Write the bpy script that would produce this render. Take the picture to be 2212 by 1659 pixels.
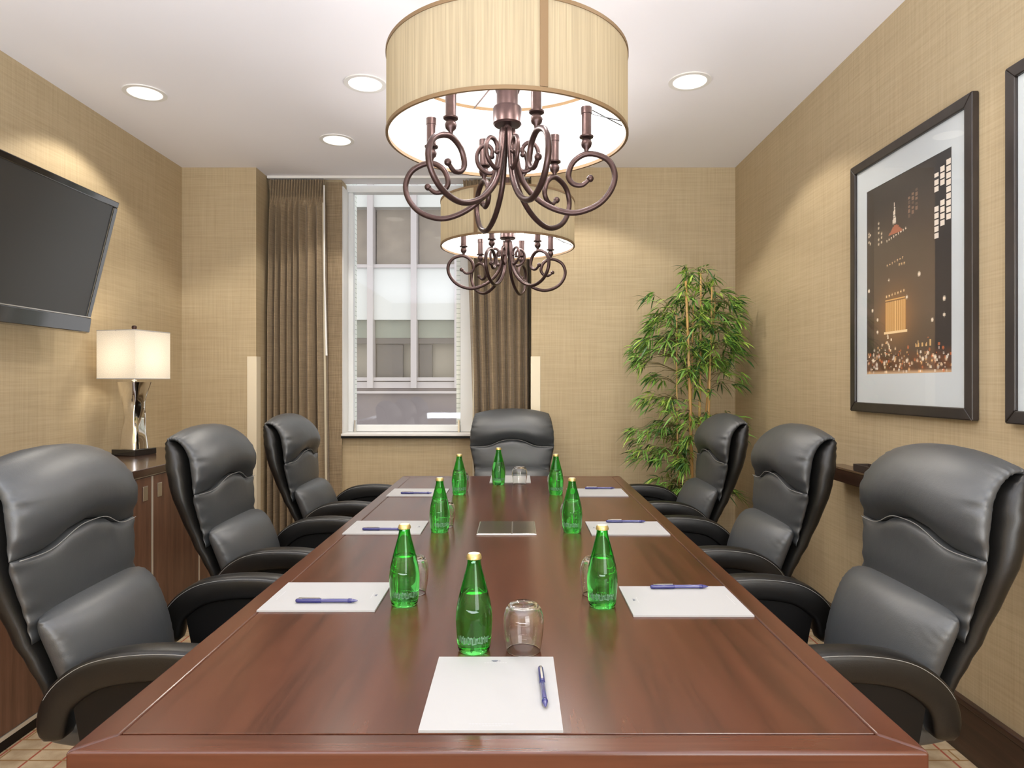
import bpy, math, random
import numpy as np
from mathutils import Vector, Matrix
random.seed(7)
PI = math.pi
for o in list(bpy.data.objects):
    bpy.data.objects.remove(o)
SC = bpy.context.scene
COL = SC.collection

# ------------------------------------------------------------------ camera
CAMZ = 1.30
cd = bpy.data.cameras.new('camera')
cd.sensor_fit = 'HORIZONTAL'
cd.sensor_width = 36.0
cd.lens = 36.0 * 1450.0 / 2212.0
cd.shift_x = -9.0 / 2212.0
cd.shift_y = -1.5 / 2212.0
cd.clip_start = 0.02
cam = bpy.data.objects.new('camera', cd)
cam.location = (0, 0, CAMZ)
cam.rotation_euler = (PI / 2, 0, 0)
COL.objects.link(cam)
SC.camera = cam

# ------------------------------------------------------------------ world (overcast sky), exposure
w = bpy.data.worlds.new('overcast_sky')
SC.world = w
w.use_nodes = True
wbg = w.node_tree.nodes['Background']
wbg.inputs[0].default_value = (0.98, 0.985, 1.0, 1)
wbg.inputs[1].default_value = 1.25
SC.view_settings.view_transform = 'Standard'
SC.view_settings.look = 'None'
SC.view_settings.gamma = 1.0
SC.view_settings.exposure = 0.12
SC.view_settings.use_curve_mapping = False
SC.cycles.max_bounces = 14
SC.cycles.transmission_bounces = 12
SC.cycles.diffuse_bounces = 6
SC.cycles.sample_clamp_indirect = 6.0
SC.cycles.use_denoising = True

BULB_W = 9.0          # each candle bulb of a chandelier
DOWN_W = 42.0         # each recessed downlight
LAMP_W = 2.5
WARM = (1.0, 0.97, 0.97)
WARM2 = (1.0, 0.93, 0.82)



def area(name, loc, rot, sx, sy, watt, col):
    l = bpy.data.lights.new(name, 'AREA'); l.shape = 'RECTANGLE'; l.size = sx; l.size_y = sy; l.energy = watt; l.color = col
    o = bpy.data.objects.new(name, l); COL.objects.link(o); o.location = loc; o.rotation_euler = rot
    return o


# unseen fill light added behind the camera to brighten the ceiling, and the tall window behind the camera
# whose upright highlight shows on every bottle
area('ceiling_fill', (-.45, -.95, .75), (PI, 0, 0), 2.6, 2.0, 310.0, (.82, .90, 1.0))
area('rear_window_light', (1.22, -1.05, 1.50), (PI / 2, 0, math.radians(28)), 1.6, 1.4, 58.0, (.95, .98, 1.0))

# ------------------------------------------------------------------ room numbers (metres)
XL, XR = -2.41, 1.58
YB, YW = 4.84, 5.13
YF = -2.4
H = 2.856
TZ = 0.75
TCX = -0.028


# ------------------------------------------------------------------ mesh helper
class MB:
    def __init__(s):
        s.v = []; s.f = []; s.m = []

    def add(s, verts, faces, mi=0):
        b = len(s.v)
        s.v += [tuple(p) for p in verts]
        s.f += [tuple(b + i for i in f) for f in faces]
        s.m += [mi] * len(faces)
        return s

    def box(s, x0, x1, y0, y1, z0, z1, mi=0):
        v = [(x0, y0, z0), (x1, y0, z0), (x1, y1, z0), (x0, y1, z0), (x0, y0, z1), (x1, y0, z1), (x1, y1, z1), (x0, y1, z1)]
        return s.add(v, [(3, 2, 1, 0), (4, 5, 6, 7), (0, 1, 5, 4), (1, 2, 6, 5), (2, 3, 7, 6), (3, 0, 4, 7)], mi)

    def prism(s, poly, z0, z1, axis='z'):
        n = len(poly)
        def P(a, b, c):
            return (a, b, c) if axis == 'z' else ((a, c, b) if axis == 'y' else (c, a, b))
        v = [P(a, b, z0) for a, b in poly] + [P(a, b, z1) for a, b in poly]
        f = [tuple(reversed(range(n))), tuple(range(n, 2 * n))]
        f += [(i, (i + 1) % n, n + (i + 1) % n, n + i) for i in range(n)]
        if axis == 'y':
            f = [tuple(reversed(q)) for q in f]
        return s.add(v, f)

    def lathe(s, prof, n=24, c=(0, 0, 0), flip=False, capb=True, capt=True):
        v = []; f = []
        for r, z in prof:
            for k in range(n):
                a = 2 * PI * k / n
                v.append((c[0] + r * math.cos(a), c[1] + r * math.sin(a), c[2] + z))
        for i in range(len(prof) - 1):
            for k in range(n):
                q = (i * n + k, i * n + (k + 1) % n, (i + 1) * n + (k + 1) % n, (i + 1) * n + k)
                f.append(q)
        if capb: f.append(tuple(reversed(range(n))))
        if capt: f.append(tuple(range((len(prof) - 1) * n, len(prof) * n)))
        if flip: f = [tuple(reversed(q)) for q in f]
        return s.add(v, f)

    def tube(s, pts, r, n=8, cap=True):
        pts = [Vector(p) for p in pts]
        rs = r if isinstance(r, (list, tuple)) else [r] * len(pts)
        v = []; f = []
        t0 = (pts[1] - pts[0]).normalized()
        up = Vector((0, 0, 1)) if abs(t0.z) < .9 else Vector((0, 1, 0))
        side = t0.cross(up).normalized()
        for i, p in enumerate(pts):
            t = (pts[min(i + 1, len(pts) - 1)] - pts[max(i - 1, 0)]).normalized()
            side = (side - t * side.dot(t)).normalized()
            b = t.cross(side)
            for k in range(n):
                a = 2 * PI * k / n
                v.append(tuple(p + (side * math.cos(a) + b * math.sin(a)) * rs[i]))
        for i in range(len(pts) - 1):
            for k in range(n):
                f.append((i * n + k, i * n + (k + 1) % n, (i + 1) * n + (k + 1) % n, (i + 1) * n + k))
        if cap:
            f.append(tuple(reversed(range(n)))); f.append(tuple(range((len(pts) - 1) * n, len(pts) * n)))
        return s.add(v, f)

    def loft(s, rings, cap=True):
        n = len(rings[0]); v = [p for r in rings for p in r]; f = []
        for i in range(len(rings) - 1):
            for k in range(n):
                f.append((i * n + k, i * n + (k + 1) % n, (i + 1) * n + (k + 1) % n, (i + 1) * n + k))
        if cap:
            f.append(tuple(reversed(range(n)))); f.append(tuple(range((len(rings) - 1) * n, len(rings) * n)))
        return s.add(v, f)

    def ball(s, c, r, n=12, m=8, sz=1.0):
        prof = [(max(1e-4, r * math.sin(PI * i / m)), -r * sz * math.cos(PI * i / m)) for i in range(m + 1)]
        return s.lathe(prof, n, c)

    def mesh(s, name, mats, smooth=None):
        me = bpy.data.meshes.new(name)
        me.from_pydata(s.v, [], s.f)
        for m in (mats if isinstance(mats, (list, tuple)) else [mats]):
            me.materials.append(m)
        if any(s.m):
            me.polygons.foreach_set('material_index', s.m)
        if smooth is not None:
            me.polygons.foreach_set('use_smooth', [True] * len(me.polygons))
            if smooth < 179:
                me.set_sharp_from_angle(angle=math.radians(smooth))
        me.update()
        return me

    def build(s, name, mats, parent=None, smooth=None, bevel=0.0, loc=None, rot=None, seg=2):
        o = link(name, s.mesh(name, mats, smooth), parent, loc, rot)
        if bevel:
            b = o.modifiers.new('bevel', 'BEVEL'); b.width = bevel; b.segments = seg; b.limit_method = 'ANGLE'
            b.angle_limit = math.radians(40)
            b.harden_normals = False
        return o


def link(name, me, parent=None, loc=None, rot=None):
    o = bpy.data.objects.new(name, me)
    COL.objects.link(o)
    if parent: o.parent = parent
    if loc: o.location = loc
    if rot: o.rotation_euler = rot
    return o


def tag(o, label, cat, group=None):
    o['label'] = label; o['category'] = cat
    if group: o['group'] = group
    return o


def thing(name, label, cat, loc=(0, 0, 0), rotz=0.0, group=None):
    o = bpy.data.objects.new(name, None)
    o.empty_display_size = .05
    COL.objects.link(o); o.location = loc; o.rotation_euler = (0, 0, rotz)
    return tag(o, label, cat, group)


def structure(o):
    o['kind'] = 'structure'
    return o


def copy_tree(o, parent=None, loc=None, rotz=None):
    c = o.copy(); COL.objects.link(c); c.parent = parent
    if loc is not None: c.location = loc
    if rotz is not None: c.rotation_euler = (0, 0, rotz)
    for ch in list(o.children):
        copy_tree(ch, c)
    return c


def spline(pts, n):
    """Catmull-Rom through pts (any dimension), n samples"""
    P = [np.array(p, float) for p in pts]
    P = [2 * P[0] - P[1]] + P + [2 * P[-1] - P[-2]]
    m = len(P) - 3; out = []
    for i in range(n):
        t = i / (n - 1) * m; k = min(int(t), m - 1); u = t - k
        a, b, c, d = P[k:k + 4]
        out.append(.5 * (2 * b + (c - a) * u + (2 * a - 5 * b + 4 * c - d) * u * u + (3 * b - a - 3 * c + d) * u ** 3))
    return out


# ------------------------------------------------------------------ materials
def newmat(name):
    m = bpy.data.materials.new(name); m.use_nodes = True
    nt = m.node_tree; return m, nt, nt.nodes['Principled BSDF']


def N(nt, typ, **kw):
    n = nt.nodes.new(typ)
    for k, v in kw.items():
        if k.startswith('i_'): n.inputs[k[2:].replace('_', ' ')].default_value = v
        else: setattr(n, k, v)
    return n


def plain(name, col, rough=.5, metal=0.0, spec=.5, coat=0.0, emit=None, es=0.0, bump=0.0, bscale=200.0, var=0.0):
    m, nt, b = newmat(name)
    b.inputs['Base Color'].default_value = (*col, 1)
    b.inputs['Roughness'].default_value = rough
    b.inputs['Metallic'].default_value = metal
    b.inputs['Specular IOR Level'].default_value = spec
    b.inputs['Coat Weight'].default_value = coat
    b.inputs['Coat Roughness'].default_value = .08
    if emit:
        b.inputs['Emission Color'].default_value = (*emit, 1); b.inputs['Emission Strength'].default_value = es
    if bump or var:
        tc = N(nt, 'ShaderNodeTexCoord'); no = N(nt, 'ShaderNodeTexNoise', i_Scale=bscale, i_Detail=3.0)
        nt.links.new(tc.outputs['Object'], no.inputs['Vector'])
        if bump:
            bp = N(nt, 'ShaderNodeBump', i_Strength=bump, i_Distance=.002)
            nt.links.new(no.outputs['Fac'], bp.inputs['Height']); nt.links.new(bp.outputs['Normal'], b.inputs['Normal'])
        if var:
            hs = N(nt, 'ShaderNodeMix', data_type='RGBA')
            hs.inputs['A'].default_value = (*[c * (1 - var) for c in col], 1)
            hs.inputs['B'].default_value = (*[min(1, c * (1 + var)) for c in col], 1)
            nt.links.new(no.outputs['Fac'], hs.inputs['Factor']); nt.links.new(hs.outputs['Result'], b.inputs['Base Color'])
    return m


def scaled(nt, sc, coord='Object'):
    tc = N(nt, 'ShaderNodeTexCoord'); mp = N(nt, 'ShaderNodeMapping')
    mp.inputs['Scale'].default_value = sc
    nt.links.new(tc.outputs[coord], mp.inputs['Vector'])
    return mp.outputs['Vector']


def ramp(nt, fac, stops):
    r = N(nt, 'ShaderNodeValToRGB')
    e = r.color_ramp.elements
    while len(e) < len(stops): e.new(.5)
    for k, (p, c) in enumerate(stops):
        e[k].position = p; e[k].color = (*c, 1)
    nt.links.new(fac, r.inputs['Fac'])
    return r.outputs['Color']


def mix(nt, fac, a, b, mode='MIX'):
    n = N(nt, 'ShaderNodeMix', data_type='RGBA', blend_type=mode)
    for k, v in (('Factor', fac), ('A', a), ('B', b)):
        if hasattr(v, 'is_linked'): nt.links.new(v, n.inputs[k])
        elif isinstance(v, tuple): n.inputs[k].default_value = (*v, 1)
        else: n.inputs[k].default_value = v
    return n.outputs['Result']


def wallpaper():
    m, nt, b = newmat('woven_wallpaper')
    v1 = N(nt, 'ShaderNodeTexNoise', i_Scale=1.0, i_Detail=4.0); nt.links.new(scaled(nt, (170, 170, 3.0)), v1.inputs['Vector'])
    v2 = N(nt, 'ShaderNodeTexNoise', i_Scale=1.0, i_Detail=4.0); nt.links.new(scaled(nt, (4.0, 4.0, 150)), v2.inputs['Vector'])
    v3 = N(nt, 'ShaderNodeTexNoise', i_Scale=1.6, i_Detail=3.0); nt.links.new(scaled(nt, (1, 1, 1)), v3.inputs['Vector'])
    a = mix(nt, .5, v1.outputs['Fac'], v2.outputs['Fac'])
    c = ramp(nt, a, [(.30, (.385, .300, .180)), (.5, (.460, .366, .226)), (.70, (.525, .425, .27))])
    c2 = mix(nt, .16, c, ramp(nt, v3.outputs['Fac'], [(.3, (.42, .30, .18)), (.7, (.50, .41, .28))]))
    nt.links.new(c2, b.inputs['Base Color'])
    b.inputs['Roughness'].default_value = .62
    b.inputs['Specular IOR Level'].default_value = .3
    bp = N(nt, 'ShaderNodeBump', i_Strength=.25, i_Distance=.002)
    nt.links.new(a, bp.inputs['Height']); nt.links.new(bp.outputs['Normal'], b.inputs['Normal'])
    return m


def carpet():
    m, nt, b = newmat('lined_carpet')
    vec = scaled(nt, (1, 1, 1))
    base = N(nt, 'ShaderNodeTexNoise', i_Scale=14.0, i_Detail=6.0); nt.links.new(vec, base.inputs['Vector'])
    c = ramp(nt, base.outputs['Fac'], [(.3, (.38, .27, .16)), (.7, (.56, .44, .29))])
    for k, (sc, bw, rh, ms, col) in enumerate((((1, 1, 1), 1.9, .118, .0042, (.36, .10, .06)),
                                                ((1, 1, 1), .83, .067, .0035, (.30, .17, .07)))):
        tc = N(nt, 'ShaderNodeTexCoord'); mp = N(nt, 'ShaderNodeMapping')
        mp.inputs['Rotation'].default_value = (0, 0, PI / 2 if k == 0 else 0.0)
        mp.inputs['Location'].default_value = (.13 * k, .031, 0)
        nt.links.new(tc.outputs['Object'], mp.inputs['Vector'])
        br = N(nt, 'ShaderNodeTexBrick', i_Scale=1.0, i_Mortar_Size=ms, i_Brick_Width=bw, i_Row_Height=rh)
        br.inputs['Color1'].default_value = br.inputs['Color2'].default_value = (0, 0, 0, 1)
        br.inputs['Mortar'].default_value = (1, 1, 1, 1)
        nt.links.new(mp.outputs['Vector'], br.inputs['Vector'])
        c = mix(nt, br.outputs['Fac'], c, col)
    nt.links.new(c, b.inputs['Base Color'])
    b.inputs['Roughness'].default_value = .95; b.inputs['Specular IOR Level'].default_value = .1
    no = N(nt, 'ShaderNodeTexNoise', i_Scale=500.0); nt.links.new(vec, no.inputs['Vector'])
    bp = N(nt, 'ShaderNodeBump', i_Strength=.5, i_Distance=.004)
    nt.links.new(no.outputs['Fac'], bp.inputs['Height']); nt.links.new(bp.outputs['Normal'], b.inputs['Normal'])
    return m


def wood(name, dark, mid, light, grain=(14, 1.2, 14), rough=.3, coat=.0, coatr=.1, bump=.05):
    m, nt, b = newmat(name)
    n1 = N(nt, 'ShaderNodeTexNoise', i_Scale=1.0, i_Detail=8.0, i_Roughness=.55, i_Distortion=.15)
    nt.links.new(scaled(nt, grain), n1.inputs['Vector'])
    n2 = N(nt, 'ShaderNodeTexNoise', i_Scale=1.0, i_Detail=4.0)
    nt.links.new(scaled(nt, tuple(8 * g for g in grain)), n2.inputs['Vector'])
    f = mix(nt, .2, n1.outputs['Fac'], n2.outputs['Fac'])
    nt.links.new(ramp(nt, f, [(.33, dark), (.5, mid), (.67, light)]), b.inputs['Base Color'])
    b.inputs['Roughness'].default_value = rough
    b.inputs['Coat Weight'].default_value = coat; b.inputs['Coat Roughness'].default_value = coatr
    if not bump: return m
    bp = N(nt, 'ShaderNodeBump', i_Strength=bump, i_Distance=.001)
    nt.links.new(n2.outputs['Fac'], bp.inputs['Height']); nt.links.new(bp.outputs['Normal'], b.inputs['Normal'])
    return m


def leather(name, col, rough, spec=.5):
    m, nt, b = newmat(name)
    b.inputs['Base Color'].default_value = (*col, 1); b.inputs['Roughness'].default_value = rough
    b.inputs['Specular IOR Level'].default_value = spec
    vo = N(nt, 'ShaderNodeTexVoronoi', i_Scale=420.0); nt.links.new(scaled(nt, (1, 1, 1)), vo.inputs['Vector'])
    n2 = N(nt, 'ShaderNodeTexNoise', i_Scale=26.0, i_Detail=3.0); nt.links.new(scaled(nt, (1, 1, 1)), n2.inputs['Vector'])
    b1 = N(nt, 'ShaderNodeBump', i_Strength=.12, i_Distance=.001); nt.links.new(vo.outputs['Distance'], b1.inputs['Height'])
    b2 = N(nt, 'ShaderNodeBump', i_Strength=.12, i_Distance=.006); nt.links.new(n2.outputs['Fac'], b2.inputs['Height'])
    nt.links.new(b1.outputs['Normal'], b2.inputs['Normal']); nt.links.new(b2.outputs['Normal'], b.inputs['Normal'])
    return m


def glass(name, col, ior=1.45, rough=0.0):
    m, nt, b = newmat(name)
    b.inputs['Base Color'].default_value = (*col, 1); b.inputs['Roughness'].default_value = rough
    b.inputs['IOR'].default_value = ior; b.inputs['Transmission Weight'].default_value = 1.0
    return m


def pane(name, refl=.08):
    m, nt, b = newmat(name); nt.nodes.remove(b)
    t = N(nt, 'ShaderNodeBsdfTransparent'); t.inputs[0].default_value = (.99, .985, .98, 1)
    g = N(nt, 'ShaderNodeBsdfGlossy'); g.inputs['Roughness'].default_value = .02
    lw = N(nt, 'ShaderNodeLayerWeight'); lw.inputs[0].default_value = .5
    pw = N(nt, 'ShaderNodeMath', operation='POWER'); pw.inputs[1].default_value = 5.0
    ma = N(nt, 'ShaderNodeMath', operation='MULTIPLY_ADD'); ma.inputs[1].default_value = .5; ma.inputs[2].default_value = .03
    nt.links.new(lw.outputs['Facing'], pw.inputs[0]); nt.links.new(pw.outputs[0], ma.inputs[0])
    mx = N(nt, 'ShaderNodeMixShader')
    nt.links.new(ma.outputs[0], mx.inputs[0]); nt.links.new(t.outputs[0], mx.inputs[1]); nt.links.new(g.outputs[0], mx.inputs[2])
    nt.links.new(mx.outputs[0], nt.nodes['Material Output'].inputs['Surface'])
    return m


def translucent(name, col, tcol, fac, streak=None):
    m, nt, b = newmat(name); nt.nodes.remove(b)
    d = N(nt, 'ShaderNodeBsdfDiffuse'); d.inputs[0].default_value = (*col, 1)
    t = N(nt, 'ShaderNodeBsdfTranslucent'); t.inputs[0].default_value = (*tcol, 1)
    mx = N(nt, 'ShaderNodeMixShader'); mx.inputs[0].default_value = fac
    if streak:
        no = N(nt, 'ShaderNodeTexNoise', i_Scale=1.0, i_Detail=4.0); nt.links.new(scaled(nt, streak), no.inputs['Vector'])
        lo = tuple(c * .82 for c in col); hi = tuple(min(1, c * 1.15) for c in col)
        nt.links.new(ramp(nt, no.outputs['Fac'], [(.3, lo), (.7, hi)]), d.inputs[0])
        lo = tuple(c * .84 for c in tcol); hi = tuple(min(1, c * 1.14) for c in tcol)
        nt.links.new(ramp(nt, no.outputs['Fac'], [(.3, lo), (.7, hi)]), t.inputs[0])
    nt.links.new(d.outputs[0], mx.inputs[1]); nt.links.new(t.outputs[0], mx.inputs[2])
    nt.links.new(mx.outputs[0], nt.nodes['Material Output'].inputs['Surface'])
    return m


def brushed(name, col, rough, sc):
    m, nt, b = newmat(name)
    b.inputs['Metallic'].default_value = 1.0
    no = N(nt, 'ShaderNodeTexNoise', i_Scale=1.0, i_Detail=3.0); nt.links.new(scaled(nt, sc), no.inputs['Vector'])
    nt.links.new(ramp(nt, no.outputs['Fac'], [(.3, tuple(c * .75 for c in col)), (.7, col)]), b.inputs['Base Color'])
    b.inputs['Roughness'].default_value = rough
    return m


def painted_brick():
    m, nt, b = newmat('painted_brick')
    tc = N(nt, 'ShaderNodeTexCoord'); mp = N(nt, 'ShaderNodeMapping'); mp.inputs['Rotation'].default_value = (PI / 2, 0, 0)
    nt.links.new(tc.outputs['Object'], mp.inputs['Vector'])
    br = N(nt, 'ShaderNodeTexBrick', i_Scale=1.0, i_Mortar_Size=.003, i_Brick_Width=.11, i_Row_Height=.038)
    br.inputs['Color1'].default_value = (.80, .86, .82, 1); br.inputs['Color2'].default_value = (.84, .89, .85, 1)
    br.inputs['Mortar'].default_value = (.45, .52, .47, 1)
    nt.links.new(mp.outputs['Vector'], br.inputs['Vector']); nt.links.new(br.outputs['Color'], b.inputs['Base Color'])
    b.inputs['Roughness'].default_value = .6
    return m


M = dict(
    wall=wallpaper(), carpet=carpet(),
    ceil=plain('ceiling_paint', (.87, .855, .885), .8, spec=.2, bump=.05, bscale=60),
    table=wood('mahogany_table', (.040, .0125, .0065), (.073, .0225, .0115), (.090, .029, .015), (22, 1.3, 22), .22, .0, .14, .0),
    tablex=wood('mahogany_cross', (.044, .0135, .007), (.080, .0245, .0125), (.098, .0315, .0165), (1.3, 22, 22), .22, .0, .14, .0),
    cab=wood('walnut_veneer', (.075, .032, .018), (.120, .055, .032), (.165, .080, .048), (30, 30, 2), .4, .1),
    cabtop=wood('dark_cabinet_top', (.026, .012, .008), (.05, .024, .015), (.075, .037, .024), (20, 1.5, 20), .25, .4),
    skirt=wood('dark_skirting', (.018, .008, .005), (.036, .016, .010), (.055, .026, .017), (1.5, 1.5, 30), .35, .2),
    pic=wood('dark_picture_frame', (.012, .0085, .0075), (.020, .0145, .0125), (.030, .022, .019), (8, 8, 3), .35, .2),
    leather=leather('charcoal_leather', (.043, .047, .051), .44, .85),
    leather2=leather('black_leather', (.006, .0056, .0052), .38, .5),
    arm=leather('brown_black_arm_leather', (.0042, .0036, .0032), .38, .5),
    thread=plain('pale_thread', (.26, .26, .25), .6),
    black=plain('black_plastic', (.004, .0036, .0035), .45, spec=.25),
    gloss=plain('gloss_black', (.008, .008, .009), .08, coat=1.0),
    screen=plain('tv_screen', (.022, .021, .020), .30, spec=.8),
    silver=plain('silver_trim', (.62, .60, .57), .28, 1.0),
    alu=plain('pale_aluminium_strip', (.72, .68, .60), .4, .6),
    chrome=plain('chrome', (.80, .77, .73), .05, 1.0),
    steel=brushed('brushed_steel', (.42, .41, .37), .22, (6, 220, 6)),
    bronze=plain('aged_bronze', (.052, .029, .026), .36, .7, bump=.15, bscale=70, var=.35),
    bronzeband=plain('bronze_band', (.16, .098, .045), .55, .3),
    drum=translucent('drum_fabric', (.30, .25, .175), (.50, .42, .265), .32, (240, 240, 3)),
    lining=translucent('drum_lining', (.86, .85, .82), (.85, .82, .76), .32),
    shade=translucent('linen_shade', (.84, .80, .72), (.86, .82, .75), .42, (300, 300, 300)),
    bulb=plain('lit_bulb', (1, .95, .85), .3, emit=(1.0, .93, .82), es=26.0),
    bulbglass=pane('bulb_glass'),
    lens=plain('downlight_lens', (.9, .88, .84), .5, emit=(1.0, .93, .84), es=1.05),
    white=plain('white_trim', (.78, .77, .75), .45),
    frame=plain('white_window_frame', (.76, .78, .79), .35),
    guard=plain('cream_corner_guard', (.78, .69, .52), .45),
    curtain=None, liningc=plain('curtain_lining', (.52, .46, .34), .85),
    paper=plain('white_paper', (.37, .368, .37), .7),
    ink=plain('grey_ink', (.10, .11, .15), .6), ink2=plain('pale_grey_ink', (.48, .48, .49), .7),
    blue=plain('blue_pen_plastic', (.018, .018, .13), .25, coat=.4),
    bluegrey=plain('clear_blue_barrel', (.06, .06, .19), .2, coat=.4),
    cap=plain('gold_crown_cap', (.60, .46, .18), .35, .75), captop=plain('pale_cap_top', (.72, .68, .50), .4, .2),
    green=glass('green_bottle_glass', (.14, .80, .16), 1.38, .0),
    clear=glass('clear_tumbler_glass', (1, 1, 1), 1.45),
    label=plain('pale_green_print', (.10, .21, .13), .5),
    mat=plain('pale_picture_mat', (.62, .68, .72), .75),
    glaze=pane('picture_glazing'), winglass=pane('window_glass'),
    cane=wood('bamboo_cane', (.42, .23, .07), (.55, .33, .11), (.62, .42, .18), (30, 30, 4), .45),
    twig=plain('twig', (.16, .13, .05), .7),
    leafa=plain('leaf_bright', (.34, .50, .08), .45), leafb=plain('leaf_mid', (.14, .30, .045), .45),
    leafc=plain('leaf_dark', (.038, .110, .028), .45),
    pot=plain('dark_planter', (.05, .035, .028), .4), soil=plain('soil', (.05, .035, .022), .95, bump=.6, bscale=60),
    brick=painted_brick(),
    spandrel=plain('white_spandrel', (.74, .77, .75), .4), mull=plain('pinkish_mullion', (.58, .545, .545), .45),
    blinds=plain('grey_beige_blind', (.38, .325, .26), .5, var=.25, bscale=3.0), greenish=plain('green_grey_blind', (.33, .37, .31), .6),
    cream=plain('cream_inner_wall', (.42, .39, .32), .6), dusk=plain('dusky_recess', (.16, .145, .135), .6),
    purple=plain('purple_grey_panel', (.27, .235, .235), .5, var=.12, bscale=1.2),
    asphalt=plain('asphalt', (.12, .12, .12), .9),
)


def curtain_mat():
    m, nt, b = newmat('taupe_curtain')
    v1 = N(nt, 'ShaderNodeTexNoise', i_Scale=1.0, i_Detail=4.0); nt.links.new(scaled(nt, (220, 220, 8)), v1.inputs['Vector'])
    v2 = N(nt, 'ShaderNodeTexNoise', i_Scale=1.0, i_Detail=4.0); nt.links.new(scaled(nt, (8, 8, 220)), v2.inputs['Vector'])
    a = mix(nt, .5, v1.outputs['Fac'], v2.outputs['Fac'])
    nt.links.new(ramp(nt, a, [(.35, (.20, .145, .085)), (.65, (.34, .255, .160))]), b.inputs['Base Color'])
    b.inputs['Roughness'].default_value = .7; b.inputs['Specular IOR Level'].default_value = .25
    b.inputs['Sheen Weight'].default_value = .15
    return m


M['curtain'] = curtain_mat()

# ------------------------------------------------------------------ structure
structure(MB().box(XL - .1, XR + .1, YF - .1, YW + .3, -.1, 0).build('floor', M['carpet']))
structure(MB().box(XL - .1, XR + .1, YF - .1, YW + .12, H, H + .1).build('ceiling', M['ceil']))
structure(MB().box(XL - .12, XL, YF, YB, 0, H).build('wall_left', M['wall']))
structure(MB().box(XR, XR + .12, YF, YB, 0, H).build('wall_right', M['wall']))
structure(MB().box(XL - .12, XR + .12, YF - .12, YF, 0, H).build('wall_front', M['wall']))
structure(MB().box(XL - .12, -1.875, YB, YW + .25, 0, H).build('wall_back_left', M['wall']))
structure(MB().box(.11, XR + .12, YB, YW + .25, 0, H).build('wall_back_right', M['wall']))
WX0, WX1, WZ0 = -1.334, -.33, .897
wb = MB().box(-1.875, WX0, YW, YW + .25, 0, H).box(WX1, .11, YW, YW + .25, 0, H).box(WX0, WX1, YW + .03, YW + .25, 0, WZ0)
structure(wb.build('wall_window', M['wall']))

# skirting boards with a bead on top
def skirting(name, x0, x1, y0, y1):
    along_y = abs(y1 - y0) > abs(x1 - x0)
    o = MB().box(x0, x1, y0, y1, 0, .175).build(name, M['skirt'], bevel=.002)
    structure(o)
    if along_y:
        c = (x0, x1) if True else None
        xa, xb = (x0 - .006, x1) if x1 > 0 else (x0, x1 + .006)
        MB().box(xa, xb, y0, y1, .176, .200).build('bead', M['skirt'], o, bevel=.006, seg=3)
    else:
        MB().box(x0, x1, y0 - .006, y1, .176, .200).build('bead', M['skirt'], o, bevel=.006, seg=3)
skirting('baseboard_right', XR - .02, XR, YF, YB - .02)
skirting('baseboard_left', XL, XL + .02, YF, YB - .02)
skirting('baseboard_back_left', XL + .02, -1.94, YB - .02, YB)
skirting('baseboard_back_right', .18, XR - .02, YB - .02, YB)
skirting('baseboard_window', -1.865, .10, YW - .02, YW)

# window: frame, sill, glass, latches
win = MB().box(WX0, WX0 + .05, YW + .16, YW + .22, WZ0 + .02, 2.80).build('window_1', M['frame'], bevel=.004)
structure(win)
MB().box(WX1 - .11, WX1, YW + .16, YW + .22, WZ0 + .02, 2.80).build('jamb', M['frame'], win, bevel=.004)
MB().box(WX0, WX1, YW + .14, YW + .22, 2.80, H).build('head_rail', M['frame'], win, bevel=.004)
MB().box(WX0 + .051, WX1 - .111, YW + .165, YW + .215, WZ0 + .021, WZ0 + .075).build('bottom_rail', M['frame'], win, bevel=.006)
MB().box(WX0 + .002, WX1 - .002, YW - .03, YW + .159, WZ0 + .001, WZ0 + .02).build('sill', M['white'], win, bevel=.004)
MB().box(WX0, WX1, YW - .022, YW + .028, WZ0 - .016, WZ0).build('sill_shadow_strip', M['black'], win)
MB().box(WX0, WX0 + .012, YW + .002, YW + .158, WZ0 + .021, H - .05).build('side_lining', M['white'], win)
MB().box(WX0 + .052, WX1 - .112, YW + .187, YW + .193, WZ0 + .077, 2.798).build('glass_pane', M['winglass'], win)
for xx, mm in ((WX0 + .062, 'silver'), (WX1 - .128, 'guard')):
    MB().box(xx, xx + .014, YW + .13, YW + .16, WZ0 + .021, WZ0 + .115).build('latch', M[mm], win, bevel=.003)
# painted brick reveals outside the glass
br = MB().box(WX0 - .1, WX0 - .002, YW + .26, YW + .50, .3, 3.3).build('trim_1', M['brick']); structure(br)
br = MB().box(WX1 - .150, WX1 + .2, YW + .26, YW + .50, .3, 3.3).build('trim_2', M['brick']); structure(br)

# cream corner guards (L profiles)
def guard(name, xc, sgn, label):
    z1 = 1.494
    poly = [(xc, YB - .004), (xc - sgn * .064, YB - .004), (xc - sgn * .064, YB), (xc, YB)]
    m = MB()
    x0, x1 = sorted((xc + sgn * .004, xc - sgn * .064)); m.box(x0, x1, YB - .004, YB - .0005, .0, z1)
    x0, x1 = sorted((xc + sgn * .004, xc + sgn * .0005)); m.box(x0, x1, YB - .0005, YB + .075, .0, z1)
    tag(m.build(name, M['guard'], bevel=.001), label, 'corner guard')
guard('corner_guard', -1.875, 1, 'cream plastic corner guard on the wall corner left of the window')
guard('corner_guard', .11, -1, 'cream plastic corner guard on the wall corner behind the far end chair')

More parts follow.
